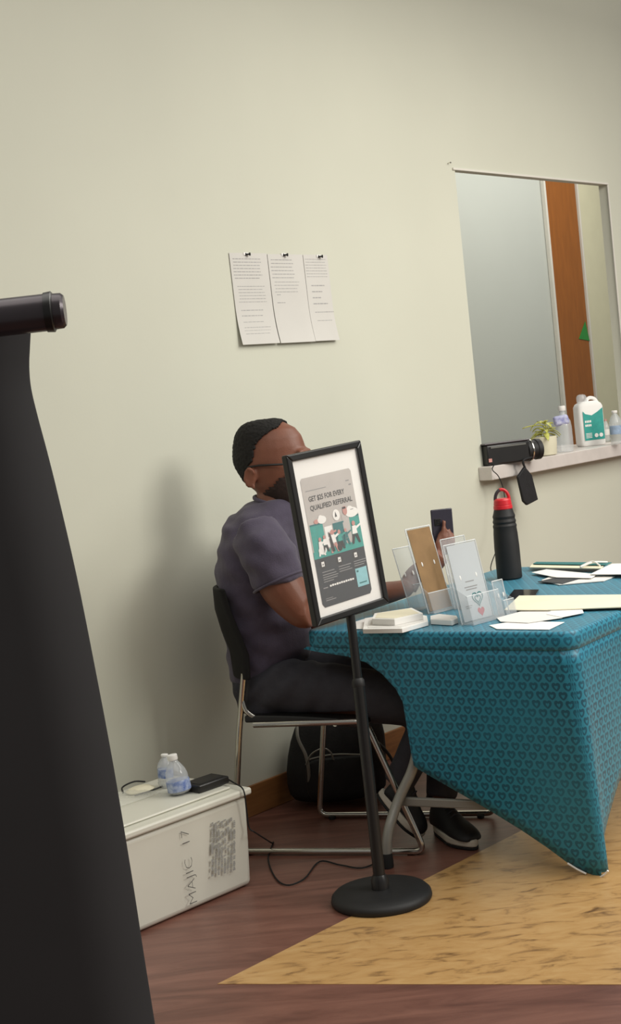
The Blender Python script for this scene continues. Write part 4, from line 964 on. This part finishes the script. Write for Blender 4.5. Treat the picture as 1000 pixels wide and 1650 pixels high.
# squarer body
vs = []; K = 32
def sq(c, a, b, e=.45):
    r = []
    for i in range(K):
        t = 2 * math.pi * i / K; ct, s_t = math.cos(t), math.sin(t); r.append(c + a * (abs(ct) ** e * (1 if ct > 0 else -1)) + b * (abs(s_t) ** e * (1 if s_t > 0 else -1)))
    return r
mb = MB(); rings_ = [sq(jp + UP * z, jw * a, jq * b) for z, a, b in ((.001, .064, .04), (.01, .07, .046), (jh * .5, .071, .047), (jh * .93, .07, .046), (jh * 1.0, .062, .04), (jh * 1.06, .04, .028))]
for r_ in rings_: vs += r_
fs = [(k * K + i, k * K + (i + 1) % K, (k + 1) * K + (i + 1) % K, (k + 1) * K + i) for k in range(len(rings_) - 1) for i in range(K)] + [tuple(range(K))[::-1], tuple((len(rings_) - 1) * K + i for i in range(K))]
mb.add(vs, fs); mb.build('jug_body', M['paperw'], jg, smooth=True, angle=50)
def jf(u, z, o=0): return jp + jw * u - jq * (.0478 + o) + UP * z
mb = MB(); mb.add([jf(-.052, .03), jf(.058, .03), jf(.058, .19), jf(.03, .172), jf(-.005, .155), jf(-.04, .165), jf(-.052, .18)], [(0, 1, 2, 3, 4, 5, 6)]); mb.build('front_label', M['teal'], jg)
mb = MB(); [mb.add([jf(-.045 + .009 * i_, z_, .001), jf(-.038 + .009 * i_, z_, .001), jf(-.038 + .009 * i_, z_ + .011, .001), jf(-.045 + .009 * i_, z_ + .011, .001)], [(0, 1, 2, 3)]) for z_ in (.12, .1) for i_ in range(4)]
for k in range(4): mb.add([jf(-.045, .042 + k * .007, .001), jf(-.012, .042 + k * .007, .001), jf(-.012, .045 + k * .007, .001), jf(-.045, .045 + k * .007, .001)], [(0, 1, 2, 3)])
for u in (.012, .038): mb.add([jf(u + .0105 * math.cos(t * math.pi / 8), .052 + .0105 * math.sin(t * math.pi / 8), .001) for t in range(16)], [tuple(range(16))])
mb.build('label_print', M['paperw'], jg)['kind'] = 'stuff'
mb = MB(); mb.lathe(jp - jw * .03 + UP * jh * 1.05, [(.024, 0), (.026, .003), (.026, .026), (.02, .036), (.008, .04)], 24); mb.build('screw_cap', M['pet'], jg, smooth=True)
mb = MB(); mb.tube(bez([jp - jw * .01 + UP * jh * 1.04, jp + jw * .01 + UP * (jh * 1.13), jp + jw * .04 + UP * (jh * 1.1), jp + jw * .06 + UP * (jh * .96)]), .009, 12); mb.build('handle', M['paperw'], jg, smooth=True)
# small clear bottle right edge
p_ = on_sill(994, 716); pet_bottle(p_ + UP * .0005, (0, 0, 1), .17, .032, 'small clear bottle with pale blue label at the ledge\'s right, beside jug', mat('pale_blue_label', '9DB4CF', .5, var=.2, vscale=50))
p_ = on_sill(978, 712); pet_bottle(p_ + UP * .0005, (0, 0, 1), .12, .018, 'slim pink-capped bottle between the jug and the right edge', M['paper'], capm=M['pink'])

# ------------------------------------------------------------------ things on the table
def on_t(x, y, dz=0.0): p = onz(x, y, TZ + .0025 + dz); return p
ZT = TZ + .0028
# black bottle with red cap
p_ = on_t(821, 932); bo = thing('sports_bottle', p_, 'black ribbed drinks bottle with red loop cap on table', 'bottle')
ax_ = (UP + V((-.0, 0, 0))).normalized(); r = .047
mb = MB(); mb.lathe(p_, [(r * .9, 0), (r, .004), (r, .03), (r * 1.0, .12), (r * .96, .17), (r * .92, .19), (r * .95, .2), (r * .88, .208), (r * .93, .216), (r * .86, .226), (r * .9, .236), (r * .8, .25), (r * .74, .262)], 40); mb.build('bottle_body', M['blk_matte'], bo, smooth=True, angle=25)
c = p_ + UP * .262; mb = MB(); mb.lathe(c, [(.034, 0), (.036, .003), (.035, .014), (.033, .016), (.034, .018), (.032, .034), (.028, .04), (.012, .042)], 32); mb.build('screw_cap', M['red'], bo, smooth=True, angle=25)
c2 = c + UP * .036; ring = [c2 + V((.026 * math.cos(t), 0, .038 * math.sin(t))) for t in [k * math.pi / 14 for k in range(15)]]
mb = MB(); mb.tube(ring[:11], .0062, 10); mb.build('carry_loop', M['red'], bo, smooth=True)
mb = MB(); mb.tube(ring[8:], .0065, 10); o = mb.build('loop_latch', M['rail'], bo, smooth=True); o['label'] = 'dark left half of the loop'

def sheet(px, dz, mt, name, label, cat='paper', th=.0012, group=None, curl=0.0):
    mb = MB(); q = []
    for (x, y) in px: p = onz(x, y, ZT + dz); q.append(p)
    mb.quadbox(q, UP * th); return tag(mb.build(name, mt), label, cat, group)
g1 = 'loose papers on the near end of the table'
sheet([(560, 1006), (592, 996), (640, 1003), (604, 1014), (566, 1014)], 0, M['paperw'], 'leaflet', 'white leaflet under the card boxes, behind the sign pole', group=g1)
sheet([(788, 1008), (830, 1001), (909, 1003), (884, 1015), (800, 1014)], .0, M['paperw'], 'leaflet', 'white leaflet nearest the table\'s front corner', group=g1)
sheet([(800, 996), (838, 986), (922, 984), (905, 996), (850, 1004), (806, 1002)], .0025, M['paper'], 'leaflet', 'fanned white leaflet right of the clear holders', group=g1)
sheet([(880, 990), (888, 984), (938, 983), (940, 988), (905, 995)], .004, M['paperw'], 'leaflet', 'narrow white leaflet poking out towards table edge', group=g1)
sheet([(812, 984), (836, 961), (1040, 959), (1040, 978), (880, 984)], .006, M['cream'], 'folder', 'long cream paper sheet across the table\'s middle', th=.003)
sheet([(818, 966), (828, 953), (868, 953), (862, 963), (838, 969)], .0, M['glass_blk'], 'wallet', 'flat dark grey wallet beyond the cream sheet', 'wallet', th=.007)
g2 = 'magazines piled at the far right of the table'
sheet([(872, 936), (900, 925), (990, 930), (972, 937), (900, 943)], .0, M['paper'], 'magazine', 'lowest white magazine of the far pile, nearest the cream sheet', group=g2, th=.003)
sheet([(866, 938), (900, 930), (940, 931), (906, 941)], .0032, M['pdark'], 'magazine', 'dark-covered magazine in the far pile', group=g2, th=.002)
sheet([(856, 923), (880, 918), (962, 926), (952, 932), (896, 931)], .007, M['paperw'], 'magazine', 'white open magazine in middle of the far pile', group=g2, th=.002)
sheet([(853, 915), (858, 909), (975, 911), (968, 917)], .012, M['cream'], 'magazine', 'cream magazine on top left of the far pile', group=g2, th=.003)
sheet([(858, 909), (864, 906), (985, 907), (976, 911)], .018, M['teal_d'], 'magazine', 'teal-edged magazine topmost at back of the far pile', group=g2, th=.002)
sheet([(950, 926), (985, 909), (1040, 908), (1040, 926)], .012, M['paperw'], 'magazine', 'white magazine running off the right edge of the pile', group=g2, th=.002)
p_ = on_t(955, 919); mb = MB(); mb.tube(bez([p_ + UP * .02 + V((-.05, -.02, 0)), p_ + UP * .03, p_ + UP * .022 + V((.06, .02, 0))], 4), .004, 8)
mb.tube(bez([p_ + UP * .018 + V((-.04, .02, 0)), p_ + UP * .034, p_ + UP * .02 + V((.02, -.04, 0))], 4), .003, 8); tag(mb.build('cable_bundle', M['paper'], smooth=True), 'small white cable bundle lying on the far magazines', 'cable')

# card boxes
def cardbox(px, dz, h, label, top):
    q = [onz(x, y, ZT + dz) for x, y in px]; t = thing('card_box', q[0], label, 'box', 'white card boxes behind the sign')
    mb = MB(); mb.quadbox(q, UP * h); mb.build('box_body', M['paperw'], t, bevel=.001)
    c = sum(q, V()) / len(q); mb = MB(); mb.quadbox([c + (p - c) * .86 + UP * (h + .0002) for p in q], UP * .0008); mb.build('box_lid', top, t)
cardbox([(585, 1021), (648, 1020), (690, 1008), (688, 999), (650, 992), (588, 1003)], 0, .014, 'wide flat white card box, bottom of the stack', M['paper'])
cardbox([(600, 1007), (636, 1008), (682, 998), (664, 989), (604, 998)], .0155, .020, 'small white card box, top of the stack beside sign', M['cream'])
cardbox([(694, 1006), (728, 1008), (738, 1004), (736, 1000), (708, 997), (694, 1000)], 0, .016, 'thin open white card box in front of kraft brochure', M['paperw'])

# acrylic brochure holders
def holder(bx_, by_, wpx, hpx, yaw, lean, w_, h_, label, fill=None, pocket=.09, depth=.045):
    """bx_,by_: photo point of the back sheet's bottom middle on the table; yaw: facing direction; h_, w_ in metres"""
    p0 = onz(bx_, by_, ZT); t = thing('brochure_holder', p0, label, 'brochure holder', 'clear brochure holders')
    n_ = V((math.cos(yaw), math.sin(yaw), 0)); r_ = V((-n_.y, n_.x, 0)); 
    if r_.x < 0: r_ = -r_
    u_ = (UP - n_ * math.tan(lean)).normalized()
    def plate(nm, a, b, c, d, th, m_): 
        mb = MB(); mb.quadbox([a, b, c, d], th); return mb.build(nm, m_, t)
    hw = w_ / 2
    plate('back_panel', p0 - r_ * hw, p0 + r_ * hw, p0 + r_ * hw + u_ * h_, p0 - r_ * hw + u_ * h_, -n_ * .003, M['acrylic'])
    plate('front_pocket', p0 - r_ * hw + n_ * depth, p0 + r_ * hw + n_ * depth, p0 + r_ * hw + n_ * depth + u_ * pocket, p0 - r_ * hw + n_ * depth + u_ * pocket, n_ * .003, M['acrylic'])
    for sg in (-1, 1):
        plate('side_panel', p0 + r_ * hw * sg, p0 + r_ * hw * sg + n_ * depth, p0 + r_ * hw * sg + n_ * depth + u_ * pocket, p0 + r_ * hw * sg + u_ * pocket * 1.3, -r_ * sg * .003, M['acrylic'])
        mb = MB(); mb.tube([p0 + r_ * hw * sg, p0 + r_ * hw * sg + u_ * h_], .0018, 6); mb.build('panel_edge', M['acr_edge'], t)
    mb = MB(); mb.tube([p0 - r_ * hw + u_ * h_, p0 + r_ * hw + u_ * h_], .0018, 6); mb.build('panel_edge', M['acr_edge'], t)
    mb = MB(); mb.tube([p0 - r_ * hw + n_ * depth + u_ * pocket, p0 + r_ * hw + n_ * depth + u_ * pocket], .0015, 6); mb.build('panel_edge', M['acr_edge'], t)
    plate('floor_panel', p0 - r_ * hw + UP * .0002, p0 + r_ * hw + UP * .0002, p0 + r_ * hw + n_ * depth + UP * .0002, p0 - r_ * hw + n_ * depth + UP * .0002, UP * .003, M['acrylic'])
    for sg in (-.25, .25):
        mb = MB(); mb.ball(p0 + r_ * w_ * sg + u_ * h_ * .57 + n_ * .004, r_ * .003, n_ * .002, u_ * .008, 10, 8); mb.build('drop_glint', M['paperw'], t, smooth=True)  # white drops imitate the highlights on the moulded holes
    return p0, n_, r_, u_, t
ya = math.radians(-48)
p0, n_, r_, u_, t = holder(710, 984, 0, 0, ya, math.radians(14), .118, .288, 'clear brochure holder with plain brown kraft card', depth=.022, pocket=.07)
mb = MB(); q = [p0 - r_ * .054 + n_ * .002 + u_ * .006, p0 + r_ * .054 + n_ * .002 + u_ * .006, p0 + r_ * .054 + n_ * .002 + u_ * .284, p0 - r_ * .054 + n_ * .002 + u_ * .284]
mb.quadbox(q, n_ * .0015); tag(mb.build('kraft_brochure', M['kraft']), 'plain brown kraft card standing in the left clear holder', 'brochure')
holder(674, 980, 0, 0, ya, math.radians(15), .08, .215, 'empty clear brochure holder left of and behind the kraft card')
holder(752, 977, 0, 0, ya, math.radians(9), .12, .235, 'empty clear brochure holder behind the heart card one')
p0, n_, r_, u_, t = holder(770, 1000, 0, 0, ya, math.radians(11), .15, .25, 'clear brochure holder with pale heart card, in front')
mb = MB(); q = [p0 - r_ * .066 + n_ * .003 + u_ * .006, p0 + r_ * .066 + n_ * .003 + u_ * .006, p0 + r_ * .066 + n_ * .003 + u_ * .246, p0 - r_ * .066 + n_ * .003 + u_ * .246]
hc = thing('heart_brochure', p0 + n_ * .003 + u_ * .006, 'pale grey brochure with outlined heart inside the front clear holder', 'brochure')
mg2 = mat('pale_grey_card', 'B4B9BC', .7, var=.03); mb.quadbox(q, n_ * .0015); mb.build('card', mg2, hc)
def heart(cx, cz, s): return [p0 + n_ * .005 + r_ * (cx + s * 16 * math.sin(t) ** 3 / 16) + u_ * (cz + s * (13 * math.cos(t) - 5 * math.cos(2 * t) - 2 * math.cos(3 * t) - math.cos(4 * t)) / 16) for t in [k * math.pi / 12 for k in range(25)]]
mb = MB(); mb.tube(heart(.018, .07, .024), .0016, 6); mb.tube(heart(.018, .068, .013), .0016, 6); mb.build('heart_outline', M['teal_d'], hc)
mb = MB(); mb.add(heart(.02, .028, .016)[:-1], [tuple(range(24))]); mb.build('red_heart', M['redp'], hc)
mb = MB()
for k, (z, a, b) in enumerate(((.125, -.02, .02), (.108, -.03, .03), (.1, -.025, .025), (.05, -.045, -.015), (.044, -.045, -.02))): mb.add([p0 + n_ * .0048 + r_ * a + u_ * z, p0 + n_ * .0048 + r_ * b + u_ * z, p0 + n_ * .0048 + r_ * b + u_ * (z + .003), p0 + n_ * .0048 + r_ * a + u_ * (z + .003)], [(0, 1, 2, 3)])
mb.build('printed_text', M['ink'], hc)['kind'] = 'stuff'
holder(812, 990, 0, 0, ya, math.radians(9), .05, .11, 'low narrow clear card holder right of the heart card', pocket=.05, depth=.03)
